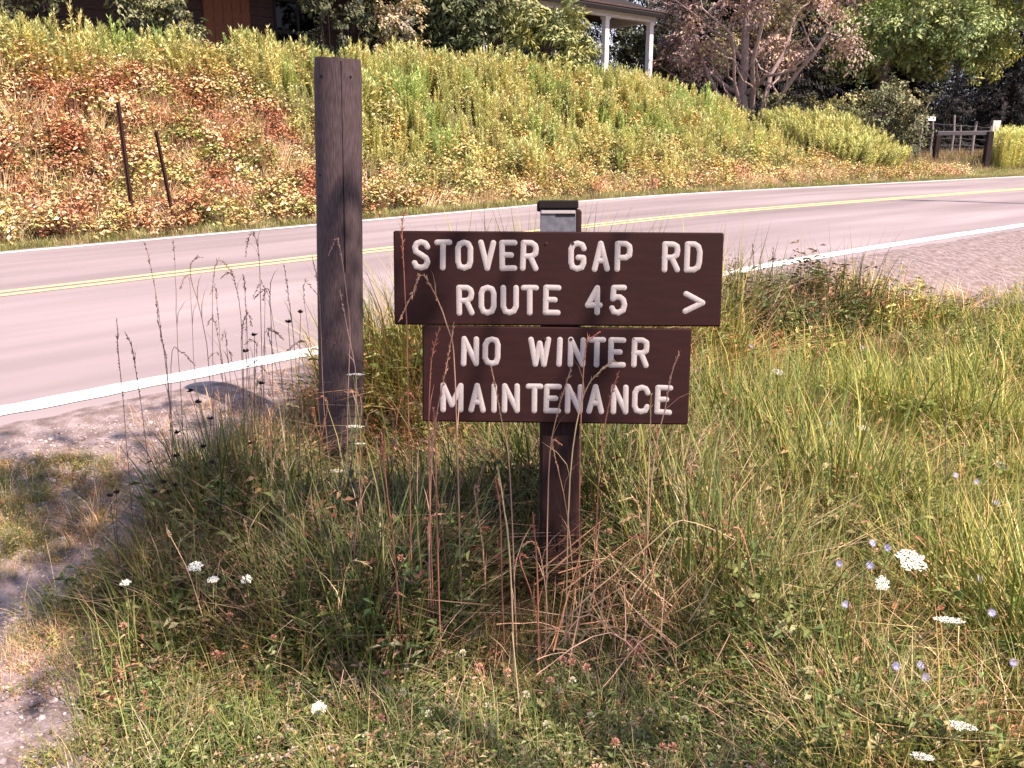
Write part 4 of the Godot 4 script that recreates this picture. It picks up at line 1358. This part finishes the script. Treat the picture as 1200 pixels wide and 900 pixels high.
func near_plants() -> void:
	var green := [Color(0.115, 0.145, 0.036), Color(0.17, 0.185, 0.048), Color(0.08, 0.115, 0.033), Color(0.24, 0.23, 0.078)]
	var straw := [Color(0.46, 0.33, 0.2), Color(0.38, 0.23, 0.14), Color(0.54, 0.42, 0.27)]
	var gs_ := []
	for k in 6: gs_.append(p_grass(36, 0.09, 0.24, 0.0044, 0.75, 0.11, green, 2))
	var tall := []
	for k in 5: tall.append(p_grass(18, 0.18, 0.38, 0.0038, 0.5, 0.1, green, 3))
	var dry := []
	for k in 5: dry.append(p_grass(16, 0.1, 0.32, 0.003, 0.9, 0.11, straw, 3))
	var forb := []
	for k in 5: forb.append(p_forb(0.17, 11, 0.038, 0.014, [Color(0.12, 0.15, 0.045), Color(0.16, 0.18, 0.06), Color(0.09, 0.12, 0.04), Color(0.26, 0.24, 0.12)], 7, 0.1))
	var redf := []
	for k in 3: redf.append(p_forb(0.2, 9, 0.03, 0.011, [Color(0.2, 0.1, 0.06), Color(0.28, 0.13, 0.08), Color(0.17, 0.12, 0.05), Color(0.34, 0.22, 0.13)], 6, 0.09))
	var clov := []
	for k in 4: clov.append(p_forb(0.09, 9, 0.024, 0.018, [Color(0.11, 0.135, 0.038), Color(0.17, 0.185, 0.065), Color(0.08, 0.105, 0.036), Color(0.36, 0.27, 0.15), Color(0.45, 0.32, 0.24)], 10, 0.1))
	var X := {"g": [], "t": [], "d": [], "f": [], "c": [], "r": []}
	var C := {"g": [], "t": [], "d": [], "f": [], "c": [], "r": []}
	var done := 0
	for i in 36000:
		var s := rf(-0.4, 3.6) if i % 3 else rf(2.5, 26.0)
		var d := rf(0.35, 3.42)
		var q := xz(s, d)
		if q.y > -0.75 or absf(q.x) > -q.y * 0.72 + 0.6: continue
		var dist := -q.y
		if dist > 5.0 and rng.randf() < 0.35: continue
		var e := grass_edge(s)
		var n := noise_b.get_noise_2d(q.x * 2.4, q.y * 2.4)
		var foot := 1.0 - smoothstep(0.12, 0.4, Vector2((q.x - 0.13) * 0.9, (q.y + 1.86) * 1.3).length())
		foot = maxf(foot, 1.0 - smoothstep(0.1, 0.3, Vector2(q.x + 0.58, (q.y + 2.7) * 0.8).length()))
		var straw_patch := Vector2(q.x + 1.02, q.y + 1.78).length() < 0.17 + 0.1 * n
		var patch := Vector2(q.x + 1.55, q.y + 2.45).length() < 0.36 + 0.12 * n or straw_patch
		if d > e + n * 0.16 and not patch: continue
		# thin towards the gravel
		var edge := clampf((e - d) / 0.4, 0.0, 1.0)
		if not patch and rng.randf() > 0.25 + 0.75 * edge: continue
		var p := gpos(s, d)
		var low := smoothstep(-1.95, -1.5, q.y) * (1.0 - smoothstep(0.35, 0.8, q.x)) 
		var hs := lerpf(1.0, 0.5, low) * (0.55 + 0.45 * edge) * (0.85 + 0.5 * n)
		if patch: hs *= 0.45
		var right := smoothstep(0.3, 1.6, q.x)
		hs *= (1.0 - 0.6 * foot) * lerpf(1.0, 1.22, smoothstep(-1.6, -1.85, q.y) * (1.0 - right))
		var r := rng.randf()
		var kind := "g"
		if r < 0.18: kind = "f"
		elif r < 0.28 + 0.12 * maxf(0.0, n): kind = "t"
		elif r < 0.4 + 0.12 * (1.0 - right) + 0.1 * maxf(0.0, -n) * (1.0 - right * 0.5): kind = "d"
		if low > 0.4 and rng.randf() < 0.5: kind = "c"
		if dist > 5.5 and kind == "c": kind = "g"
		var col := Color(1, 1, 1)
		if straw_patch and rng.randf() < 0.6: kind = "d"
		# painted into the colour: sunlit yellow-green at right, shade in front of the sign
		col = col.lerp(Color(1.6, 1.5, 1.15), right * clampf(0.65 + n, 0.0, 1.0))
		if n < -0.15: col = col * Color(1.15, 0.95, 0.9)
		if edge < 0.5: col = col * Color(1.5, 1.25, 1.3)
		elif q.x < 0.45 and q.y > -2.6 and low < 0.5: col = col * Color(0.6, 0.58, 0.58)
		# taller tangle behind and beside the sign, along the road edge
		var back := smoothstep(2.1, 2.6, d) * smoothstep(1.3, 1.8, s) * (1.0 - smoothstep(5.8, 6.6, s))
		if back > 0.3:
			hs *= 1.0 + 0.45 * back
			var r2 := rng.randf()
			kind = "d" if r2 < 0.3 else ("f" if r2 < 0.55 else ("r" if r2 < 0.63 else ("t" if r2 < 0.8 else "g")))
			col = col * Color(1.15, 1.08, 1.0)
		var warm := Vector2(q.x + 0.5, (q.y + 2.2) * 1.3).length()
		if (warm < 0.55 and rng.randf() < 0.12) or rng.randf() < 0.035: kind = "r"
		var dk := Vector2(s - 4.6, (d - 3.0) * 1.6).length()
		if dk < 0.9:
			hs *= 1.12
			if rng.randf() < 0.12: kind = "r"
			col = Color(0.75, 0.72, 0.7)  # shadow over this patch is put into the plant colour
		if kind == "t" and n > 0.1: hs *= 1.15
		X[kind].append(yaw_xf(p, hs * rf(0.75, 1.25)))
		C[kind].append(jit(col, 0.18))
		done += 1
	# the same grass going on past the sides of the view
	var ox := []
	var oc := []
	for i in 9000:
		var s := rf(-1.5, 9.0)
		var d := rf(-1.2, 3.35)
		var q := xz(s, d)
		var inside: bool = q.y < -0.75 and absf(q.x) < -q.y * 0.72 + 0.6
		if inside or d > grass_edge(s) or Vector2(q.x, q.y - 0.2).length() < 0.8 or q.y > 0.6: continue
		ox.append(yaw_xf(gpos(s, d), rf(0.7, 1.2)))
		oc.append(jit(Color(1.3, 1.2, 1.0), 0.2))
	scatter("outer_grass", gs_, ox, oc, "short roadside grass continuing past the right side of the view", "grass")
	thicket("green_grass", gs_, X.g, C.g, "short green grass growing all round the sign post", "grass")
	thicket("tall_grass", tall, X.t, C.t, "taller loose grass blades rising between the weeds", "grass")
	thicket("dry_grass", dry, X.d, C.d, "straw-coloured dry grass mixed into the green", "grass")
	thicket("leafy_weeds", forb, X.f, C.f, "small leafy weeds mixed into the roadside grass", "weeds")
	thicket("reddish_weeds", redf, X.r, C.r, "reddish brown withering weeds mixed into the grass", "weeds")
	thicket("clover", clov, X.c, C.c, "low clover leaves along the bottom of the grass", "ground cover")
	# sparse weeds in the gravel
	var wx := []
	var wc := []
	for i in 260:
		var s := rf(0.2, 5.5)
		var d := minf(3.5, grass_edge(s) + absf(rng.randfn(0.0, 0.22)))
		if noise_b.get_noise_2d(s * 3.0, d * 3.0) < 0.0: continue
		wx.append(yaw_xf(gpos(s, d), rf(0.25, 0.6)))
		wc.append(jit(Color(1.6, 1.35, 1.2), 0.2))
	thicket("gravel_weeds", dry, wx, wc, "sparse dry grass tufts growing in the gravel", "grass")
	# fallen straw to the right of the sign post
	var lying := []
	for k in 4: lying.append(p_grass(9, 0.14, 0.36, 0.0028, 0.22, 0.14, straw, 3))
	var fx := []
	var fc := []
	for i in 34:
		var p := Vector3(0.3 + rf(-0.2, 0.22), 0.02 + rf(0, 0.08), -1.82 + rf(-0.15, 0.15))
		var b := Basis(Vector3.UP, rf(0, TAU)) * Basis(Vector3.RIGHT, rf(0.5, 1.55))
		fx.append(Transform3D(b.scaled(Vector3.ONE * rf(0.6, 1.1)), p))
		fc.append(jit(Color(0.85, 0.68, 0.6), 0.25))
	thicket("fallen_straw", lying, fx, fc, "flattened tangle of reddish straw right of the sign post", "grass")

func small_things() -> void:
	var tan_ := Color(0.4, 0.24, 0.17)
	var pale := Color(0.46, 0.34, 0.2)
	var rust := Color(0.34, 0.14, 0.1)
	var dark := Color(0.18, 0.12, 0.1)
	var gS := "dry grass stalks standing in front of the sign boards"
	stalk([Vector3(-0.123, 0.0, -1.86), Vector3(-0.129, 0.666, -1.87), Vector3(-0.144, 0.8, -1.86), Vector3(-0.192, 0.912, -1.86), Vector3(-0.219, 0.87, -1.85), Vector3(-0.247, 0.815, -1.85)], "grass stalk bent over in a peak before the upper board's left end", gS, tan_, 0.2)
	stalk([Vector3(-0.206, 0, -1.84), Vector3(-0.187, 0.447, -1.84), Vector3(-0.172, 0.588, -1.84), Vector3(-0.146, 0.711, -1.84), Vector3(-0.127, 0.812, -1.84)], "slanting grass stalk left of the word NO reaching the upper board", gS, tan_, 0.22)
	stalk([Vector3(-0.249, 0, -1.9), Vector3(-0.242, 0.552, -1.9), Vector3(-0.239, 0.806, -1.9), Vector3(-0.242, 1.002, -1.9), Vector3(-0.232, 1.05, -1.9)], "dark upright grass stalk along the upper board's left end", gS, rust, 0.12)
	stalk([Vector3(-0.185, 0, -1.8), Vector3(-0.187, 0.463, -1.8), Vector3(-0.183, 0.624, -1.8), Vector3(-0.174, 0.74, -1.8), Vector3(-0.155, 0.81, -1.8)], "thin grass stalk before the lower board's left end", gS, rust, 0.1)
	stalk([Vector3(0.012, 0, -1.78), Vector3(-0.004, 0.471, -1.78), Vector3(-0.022, 0.603, -1.78), Vector3(-0.044, 0.723, -1.78)], "grass stalk across the letters AI of MAINTENANCE", gS, tan_, 0.09)
	stalk([Vector3(0.078, 0, -1.75), Vector3(0.08, 0.483, -1.75), Vector3(0.095, 0.62, -1.75), Vector3(0.125, 0.73, -1.75)], "grass stalk across the middle N of MAINTENANCE", gS, tan_, 0.1)
	stalk([Vector3(0.128, 0, -1.8), Vector3(0.131, 0.463, -1.8), Vector3(0.159, 0.66, -1.8), Vector3(0.211, 0.729, -1.8), Vector3(0.226, 0.733, -1.8)], "grass stalk with a thick diagonal seed head below WINTER", gS, pale, 0.11)
	stalk([Vector3(0.312, 0, -1.84), Vector3(0.323, 0.447, -1.84), Vector3(0.344, 0.612, -1.84), Vector3(0.356, 0.692, -1.84), Vector3(0.37, 0.746, -1.84)], "curved grass stalk before the lower board's right end", gS, tan_, 0.1)
	stalk([Vector3(0.326, 0, -1.86), Vector3(0.318, 0.44, -1.86), Vector3(0.317, 0.571, -1.86), Vector3(0.315, 0.644, -1.86)], "short grass stalk between the letters C and E", gS, pale, 0.06)
	stalk([Vector3(0.167, 0, -1.88), Vector3(0.159, 0.517, -1.88), Vector3(0.166, 0.741, -1.88), Vector3(0.179, 0.768, -1.88), Vector3(0.196, 0.782, -1.88)], "grass stalk hooked over the letters N and T of WINTER", gS, rust, 0.08)
	stalk([Vector3(0.189, 0, -1.8), Vector3(0.196, 0.463, -1.8), Vector3(0.211, 0.624, -1.8), Vector3(0.232, 0.708, -1.8)], "grass stalk across the second A of MAINTENANCE", gS, rust, 0.09)
	var gB := "thin stalks standing in the grass below the sign"
	for q in [[[Vector3(-0.249, 0, -1.7), Vector3(-0.256, 0.303, -1.7), Vector3(-0.269, 0.503, -1.7), Vector3(-0.273, 0.6, -1.7)], rust], [[Vector3(-0.163, 0, -1.72), Vector3(-0.164, 0.415, -1.72), Vector3(-0.163, 0.6, -1.72), Vector3(-0.165, 0.65, -1.72)], rust],
		[[Vector3(0.007, 0, -1.65), Vector3(-0.004, 0.329, -1.65), Vector3(-0.018, 0.466, -1.65), Vector3(-0.03, 0.551, -1.65)], pale], [[Vector3(-0.016, 0, -1.75), Vector3(-0.023, 0.235, -1.75), Vector3(-0.026, 0.402, -1.75), Vector3(-0.037, 0.483, -1.75)], rust],
		[[Vector3(0.061, 0, -1.68), Vector3(0.056, 0.252, -1.68), Vector3(0.051, 0.354, -1.68), Vector3(0.044, 0.433, -1.68)], rust]]:
		stalk(q[0], "# thin reddish stalk upright in the grass below the sign", gB, q[1], 0.08, 0.0016)
	stalk([Vector3(0.014, 0, -1.5), Vector3(0.016, 0.061, -1.5), Vector3(0.01, 0.141, -1.5), Vector3(0.0, 0.257, -1.5)], "pale upright stalk at the bottom middle in front of the clover", gB, Color(0.5, 0.4, 0.24), 0.0, 0.0016)
	stalk([Vector3(0.041, 0.004, -1.8), Vector3(0.2, 0.186, -1.8), Vector3(0.315, 0.295, -1.8), Vector3(0.39, 0.359, -1.8), Vector3(0.511, 0.312, -1.8)], "long slanting stalk arching right from the foot of the sign post", gB, pale, 0.1, 0.0016)
	stalk([Vector3(0.104, 0.1, -1.7), Vector3(0.171, 0.177, -1.7), Vector3(0.27, 0.091, -1.7), Vector3(0.39, 0.003, -1.7)], "fallen reddish stalk lying over the straw right of the post", gB, tan_, 0.0, 0.0018)
	for i in 9:
		var x := 0.2 + rf(-0.1, 0.2)
		var z := -1.72 + rf(-0.1, 0.1)
		var a := rf(-1.2, 1.2)
		stalk([Vector3(x, 0.04, z), Vector3(x + 0.12 * sin(a), 0.1 + rf(0, 0.08), z), Vector3(x + 0.3 * sin(a), 0.08 + rf(0, 0.1), z + 0.1)], "# pale dry stalk fallen across the grass right of the sign post", "fallen stalks right of the sign post", jit(tan_, 0.25), 0.0, 0.0016)
	var gP := "dry stalks standing against the wooden pole"
	stalk([Vector3(-0.616, 0.06, -2.72), Vector3(-0.626, 0.342, -2.72), Vector3(-0.62, 0.632, -2.72), Vector3(-0.623, 0.77, -2.72), Vector3(-0.634, 0.852, -2.72)], "pale grass stalk against the left side of the wooden pole", gP, Color(0.2, 0.13, 0.12), 0.14)
	stalk([Vector3(-0.571, 0.06, -2.74), Vector3(-0.545, 0.425, -2.74), Vector3(-0.53, 0.628, -2.74), Vector3(-0.546, 0.85, -2.74), Vector3(-0.559, 0.904, -2.74), Vector3(-0.587, 0.85, -2.74)], "grass stalk bent over before the right side of the wooden pole", gP, Color(0.3, 0.19, 0.17), 0.16)
	stalk([Vector3(-0.533, 0.06, -2.7), Vector3(-0.51, 0.436, -2.7), Vector3(-0.529, 0.608, -2.7), Vector3(-0.549, 0.746, -2.7)], "thin grass stalk leaning left over the lower wooden pole", gP, Color(0.26, 0.17, 0.15), 0.12)
	var gR := "thin grass stalks seen against the road left of the pole"
	var L := [
		[[Vector3(-1.069, 0.06, -2.5), Vector3(-1.047, 0.445, -2.5), Vector3(-1.05, 0.727, -2.5), Vector3(-1.066, 0.915, -2.5)], 0.1, "tallest thin grass stalk against the road, leaning left"],
		[[Vector3(-1.111, 0.06, -2.3), Vector3(-1.089, 0.612, -2.3), Vector3(-1.082, 0.728, -2.3)], 0.12, "dark narrow grass head farthest left against the road"],
		[[Vector3(-1.06, 0.06, -2.35), Vector3(-1.07, 0.59, -2.35), Vector3(-1.086, 0.681, -2.35)], 0.1, "narrow grass head second from left against the road"],
		[[Vector3(-1.018, 0.06, -2.4), Vector3(-1.0, 0.544, -2.4), Vector3(-1.01, 0.678, -2.4), Vector3(-1.011, 0.782, -2.4)], 0.2, "grass stalk with a long dark upright head against the road"],
		[[Vector3(-1.066, 0.06, -2.6), Vector3(-1.044, 0.582, -2.6), Vector3(-1.031, 0.762, -2.6), Vector3(-1.023, 0.91, -2.6)], 0.05, "straight bare grass stalk reaching the far lane"],
		[[Vector3(-0.925, 0.06, -2.5), Vector3(-0.916, 0.616, -2.5), Vector3(-0.944, 0.821, -2.5), Vector3(-0.922, 0.873, -2.5), Vector3(-0.902, 0.873, -2.5)], 0.1, "grass stalk with a hooked head over the yellow lines"],
		[[Vector3(-0.988, 0.06, -2.3), Vector3(-0.949, 0.595, -2.3), Vector3(-0.916, 0.639, -2.3), Vector3(-0.882, 0.602, -2.3)], 0.07, "grass stalk arching right over the white edge line"],
		[[Vector3(-0.862, 0.06, -2.55), Vector3(-0.824, 0.613, -2.55), Vector3(-0.832, 0.796, -2.55), Vector3(-0.848, 0.821, -2.55), Vector3(-0.875, 0.804, -2.55)], 0.1, "grass stalk arching left below the yellow lines"],
		[[Vector3(-0.807, 0.06, -2.6), Vector3(-0.772, 0.762, -2.6), Vector3(-0.768, 0.879, -2.6), Vector3(-0.779, 0.935, -2.6), Vector3(-0.799, 0.91, -2.6), Vector3(-0.808, 0.866, -2.6)], 0.16, "grass stalk bent in a narrow hoop above the yellow lines"],
		[[Vector3(-0.659, 0.06, -2.5), Vector3(-0.653, 0.571, -2.5), Vector3(-0.658, 0.719, -2.5), Vector3(-0.667, 0.853, -2.5)], 0.14, "grass stalk with a slim head just left of the pole"],
		[[Vector3(-0.772, 0.06, -2.6), Vector3(-0.75, 0.601, -2.6), Vector3(-0.744, 0.749, -2.6), Vector3(-0.762, 0.762, -2.6), Vector3(-0.792, 0.736, -2.6)], 0.09, "grass stalk nodding left in the middle of the near lane"],
		[[Vector3(-0.857, 0.06, -2.55), Vector3(-0.831, 0.559, -2.55), Vector3(-0.817, 0.666, -2.55), Vector3(-0.802, 0.697, -2.55)], 0.08, "short grass stalk leaning right over the near lane"]]
	for q in L:
		stalk(q[0], q[2], gR, jit(dark, 0.25), q[1], 0.001)
	for i in 22:
		var x := rf(-0.98, -0.6)
		var z := rf(-2.75, -2.4)
		var h := rf(0.4, 0.85)
		var lx := rf(-0.08, 0.08)
		var hk := rf(-0.06, 0.06)
		stalk([Vector3(x, 0.05, z), Vector3(x + lx * 0.5, h * 0.6, z), Vector3(x + lx, h, z), Vector3(x + lx + hk, h - rf(0.0, 0.03), z)], "# fine grass stalk in the thin stand left of the pole", gR, jit(Color(0.22, 0.14, 0.11), 0.3), rf(0.04, 0.12), 0.0008)
	for i in 84:
		var x := rf(-0.5, 0.75)
		var z := rf(-2.7, -1.75)
		if i % 2: 
			x = rf(0.5, 1.9); z = rf(-4.0, -2.2)
		if i % 4 == 1:
			x = rf(-0.75, 0.1); z = rf(-2.6, -1.75)
		var h := rf(0.25, 0.48)
		var lx := rf(-0.08, 0.08)
		stalk([Vector3(x, 0.0, z), Vector3(x + lx * 0.4, h * 0.6, z), Vector3(x + lx, h, z), Vector3(x + lx + rf(-0.05, 0.05), h + rf(-0.02, 0.02), z)], "# thin dry grass stalk rising among the roadside weeds", "dry stalks scattered through the grass", jit(pick([tan_, rust, pale]), 0.25), rf(0.04, 0.1), 0.0011)
	stalk([Vector3(1.064, 0.1, -3.4), Vector3(1.041, 0.669, -3.4), Vector3(1.033, 0.805, -3.4)], "dark grass head right of the sign's upper board", "", dark, 0.1)
	stalk([Vector3(1.0, 0.1, -3.4), Vector3(0.972, 0.635, -3.4), Vector3(0.951, 0.821, -3.4)], "dark grass head nearest the sign's right end", "", dark, 0.09)
	stalk([Vector3(1.201, 0.1, -3.2), Vector3(1.19, 0.69, -3.2), Vector3(1.212, 0.75, -3.2)], "short dark grass head against the gravel pull-off", "", dark, 0.08)
	stalk([Vector3(1.325, 0.06, -2.4), Vector3(1.282, 0.388, -2.4), Vector3(1.257, 0.518, -2.4), Vector3(1.24, 0.696, -2.4)], "tall dark stalk in the sunny grass at the right", "", dark, 0.1)
	# white umbels
	lace_flower(Vector3(0.93, 0.26, -1.82), 0.062, 0.35, "largest white lacy flower head, open, at the right of the grass")
	lace_flower(Vector3(0.94, 0.2, -1.64), 0.054, -0.3, "flat white flower head seen edge-on below the largest one")
	lace_flower(Vector3(0.84, 0.14, -1.36), 0.045, -0.32, "edge-on white flower head near the bottom right corner")
	lace_flower(Vector3(0.74, 0.12, -1.3), 0.036, -0.3, "white flower head cut by the bottom edge at right")
	lace_flower(Vector3(-0.76, 0.215, -1.86), 0.034, 0.2, "first of three white flower heads in a row at left")
	lace_flower(Vector3(-0.71, 0.195, -1.84), 0.026, 0.1, "middle of three white flower heads in a row at left")
	lace_flower(Vector3(-0.64, 0.195, -1.85), 0.026, 0.3, "last of three white flower heads in a row at left")
	lace_flower(Vector3(-0.9, 0.19, -1.81), 0.024, 0.1, "small white flower head leftmost beside the gravel")
	lace_flower(Vector3(1.22, 0.2, -3.77), 0.05, 0.3, "white flower head in the weeds right of the lower board")
	lace_flower(Vector3(-0.39, 0.08, -1.5), 0.03, 0.2, "low white flower head at lower left of the clover")
	lace_flower(Vector3(0.85, 0.24, -1.75), 0.03, 1.2, "narrow closed white flower head beside the largest one")
	lace_flower(Vector3(1.33, 0.16, -3.09), 0.035, 0.3, "white flower head in the sunny grass, far one")
	lace_flower(Vector3(0.98, 0.15, -2.74), 0.035, 0.3, "white flower head in the grass right of the sign post")
	lace_flower(Vector3(1.65, 0.14, -2.71), 0.035, 0.4, "white flower head at the right edge of the grass")
	for q in [[Vector3(-0.535, 0.40, -2.83), 0.055, "white flower head highest against the lower wooden pole"], [Vector3(-0.55, 0.215, -2.82), 0.06, "edge-on white flower head halfway up the pole's foot"], [Vector3(-0.53, 0.155, -2.82), 0.035, "small white flower head low against the pole's right side"], [Vector3(-0.62, 0.055, -2.8), 0.055, "white flower head at the very foot of the pole"]]:
		lace_flower(q[0], q[1], -0.22, q[2])
	var blue := [Color(0.3, 0.29, 0.45), Color(0.42, 0.4, 0.56), Color(0.26, 0.24, 0.38)]
	for p in [Vector3(0.91, 0.26, -1.89), Vector3(0.89, 0.25, -1.93), Vector3(0.85, 0.24, -1.84), Vector3(0.75, 0.2, -1.72), Vector3(0.79, 0.16, -1.54), Vector3(1.05, 0.2, -1.67), Vector3(0.85, 0.15, -1.56), Vector3(1.03, 0.16, -1.54), Vector3(1.12, 0.2, -1.85), Vector3(1.16, 0.25, -4.03), Vector3(1.37, 0.2, -2.47), Vector3(1.41, 0.2, -2.42), Vector3(1.39, 0.2, -2.27), Vector3(0.81, 0.2, -1.92), Vector3(1.19, 0.2, -3.04), Vector3(1.15, 0.2, -3.47), Vector3(1.8, 0.2, -4.27), Vector3(0.85, 0.14, -1.53)]:
		small_flower("blue_wildflower", p, 0.022, "star", blue, "# small pale blue wildflower in the grass at right", "blue wildflowers in the grass")
	var pink := [Color(0.5, 0.2, 0.16), Color(0.6, 0.3, 0.22), Color(0.42, 0.14, 0.12), Color(0.6, 0.4, 0.28)]
	for p in [Vector3(-0.66, 0.12, -1.78), Vector3(-0.88, 0.12, -1.72), Vector3(-0.24, 0.1, -1.7), Vector3(-0.07, 0.1, -1.6), Vector3(-0.01, 0.1, -1.59), Vector3(0.11, 0.1, -1.63), Vector3(0.13, 0.1, -1.62), Vector3(0.08, 0.1, -1.56), Vector3(-0.08, 0.08, -1.46), Vector3(-0.26, 0.08, -1.45), Vector3(0.68, 0.1, -1.45), Vector3(0.64, 0.09, -1.39), Vector3(0.64, 0.12, -1.54), Vector3(-0.45, 0.12, -1.87), Vector3(-0.49, 0.12, -1.88), Vector3(-0.54, 0.1, -1.71), Vector3(0.2, 0.06, -1.41), Vector3(0.29, 0.05, -1.4), Vector3(0.31, 0.05, -1.4), Vector3(0.25, 0.2, -2.03), Vector3(-0.27, 0.2, -1.89), Vector3(-0.65, 0.1, -1.65), Vector3(-0.26, 0.1, -1.57), Vector3(0.96, 0.1, -1.59), Vector3(-0.62, 0.05, -1.51), Vector3(0.26, 0.1, -1.68), Vector3(0.16, 0.1, -1.6), Vector3(0.28, 0.1, -1.65), Vector3(0.52, 0.12, -1.65)]:
		small_flower("clover_blossom", p + Vector3(0, 0.015, 0), 0.02, "ball", pink, "# withered pink clover blossom low in the grass", "pink clover blossoms in the grass")
	var wh := [Color(0.7, 0.66, 0.52), Color(0.6, 0.56, 0.4)]
	for p in [Vector3(-0.23, 0.06, -1.56), Vector3(-0.26, 0.06, -1.57), Vector3(-0.17, 0.05, -1.5), Vector3(0.03, 0.07, -1.56), Vector3(0.1, 0.07, -1.57), Vector3(0.13, 0.07, -1.6), Vector3(0.16, 0.06, -1.5), Vector3(-0.11, 0.08, -1.68), Vector3(-0.05, 0.05, -1.54), Vector3(0.07, 0.05, -1.49), Vector3(-0.29, 0.04, -1.45), Vector3(-0.14, 0.04, -1.45), Vector3(-0.44, 0.08, -1.75), Vector3(0.35, 0.05, -1.49)]:
		small_flower("white_clover_blossom", p + Vector3(0, 0.015, 0), 0.017, "ball", wh, "# cream white clover blossom low in the bottom grass", "white clover blossoms in the grass")
	seed_weed([Vector3(-0.8, 0.59, -2.5), Vector3(-0.77, 0.64, -2.5), Vector3(-0.76, 0.49, -2.5)], "dark seed heads against the near lane, midway to the pole")
	seed_weed([Vector3(-0.68, 0.67, -2.55), Vector3(-0.64, 0.7, -2.55)], "two dark seed heads highest beside the wooden pole")
	seed_weed([Vector3(-0.89, 0.41, -2.4), Vector3(-0.92, 0.46, -2.4), Vector3(-0.96, 0.48, -2.45)], "dark seed heads over the gravel below the white line")
	seed_weed([Vector3(-0.95, 0.4, -2.3), Vector3(-0.9, 0.34, -2.35), Vector3(-0.86, 0.31, -2.3)], "dark seed heads in the middle of the shaded gravel")
	seed_weed([Vector3(-0.96, 0.33, -2.3), Vector3(-0.91, 0.29, -2.3), Vector3(-0.93, 0.28, -2.2)], "dark seed heads just above the grass edge at left")
	seed_weed([Vector3(-0.96, 0.29, -2.2), Vector3(-0.95, 0.26, -2.2), Vector3(-0.99, 0.26, -2.2)], "tight cluster of dark seed heads at the grass edge")
	seed_weed([Vector3(-1.09, 0.27, -2.15), Vector3(-1.07, 0.28, -2.15)], "leftmost pair of dark seed heads over the gravel")
	seed_weed([Vector3(-0.62, 0.25, -2.1), Vector3(-0.66, 0.22, -2.12)], "dark seed heads in the grass left of the pole's foot")
	count_off("pink clover blossoms in the grass", "%s pink clover blossom from the left, low in the grass")
	count_off("thin grass stalks seen against the road left of the pole", "%s fine grass stalk from the left in the thin stand beside the pole")
	count_off("dry stalks scattered through the grass", "%s dry stalk from the left among those scattered in the grass")
	count_off("blue wildflowers in the grass", "%s small pale blue wildflower from the left in the grass")
	count_off("white clover blossoms in the grass", "%s cream white clover blossom from the left in the bottom grass")
	count_off("dark trees beyond the pasture and behind the house", "%s dark spruce from the left in the shaded woods")
	count_off("fallen stalks right of the sign post", "%s fallen pale stalk from the left, right of the sign post")
	count_off("thin stalks standing in the grass below the sign", "%s thin reddish stalk from the left, upright below the sign")
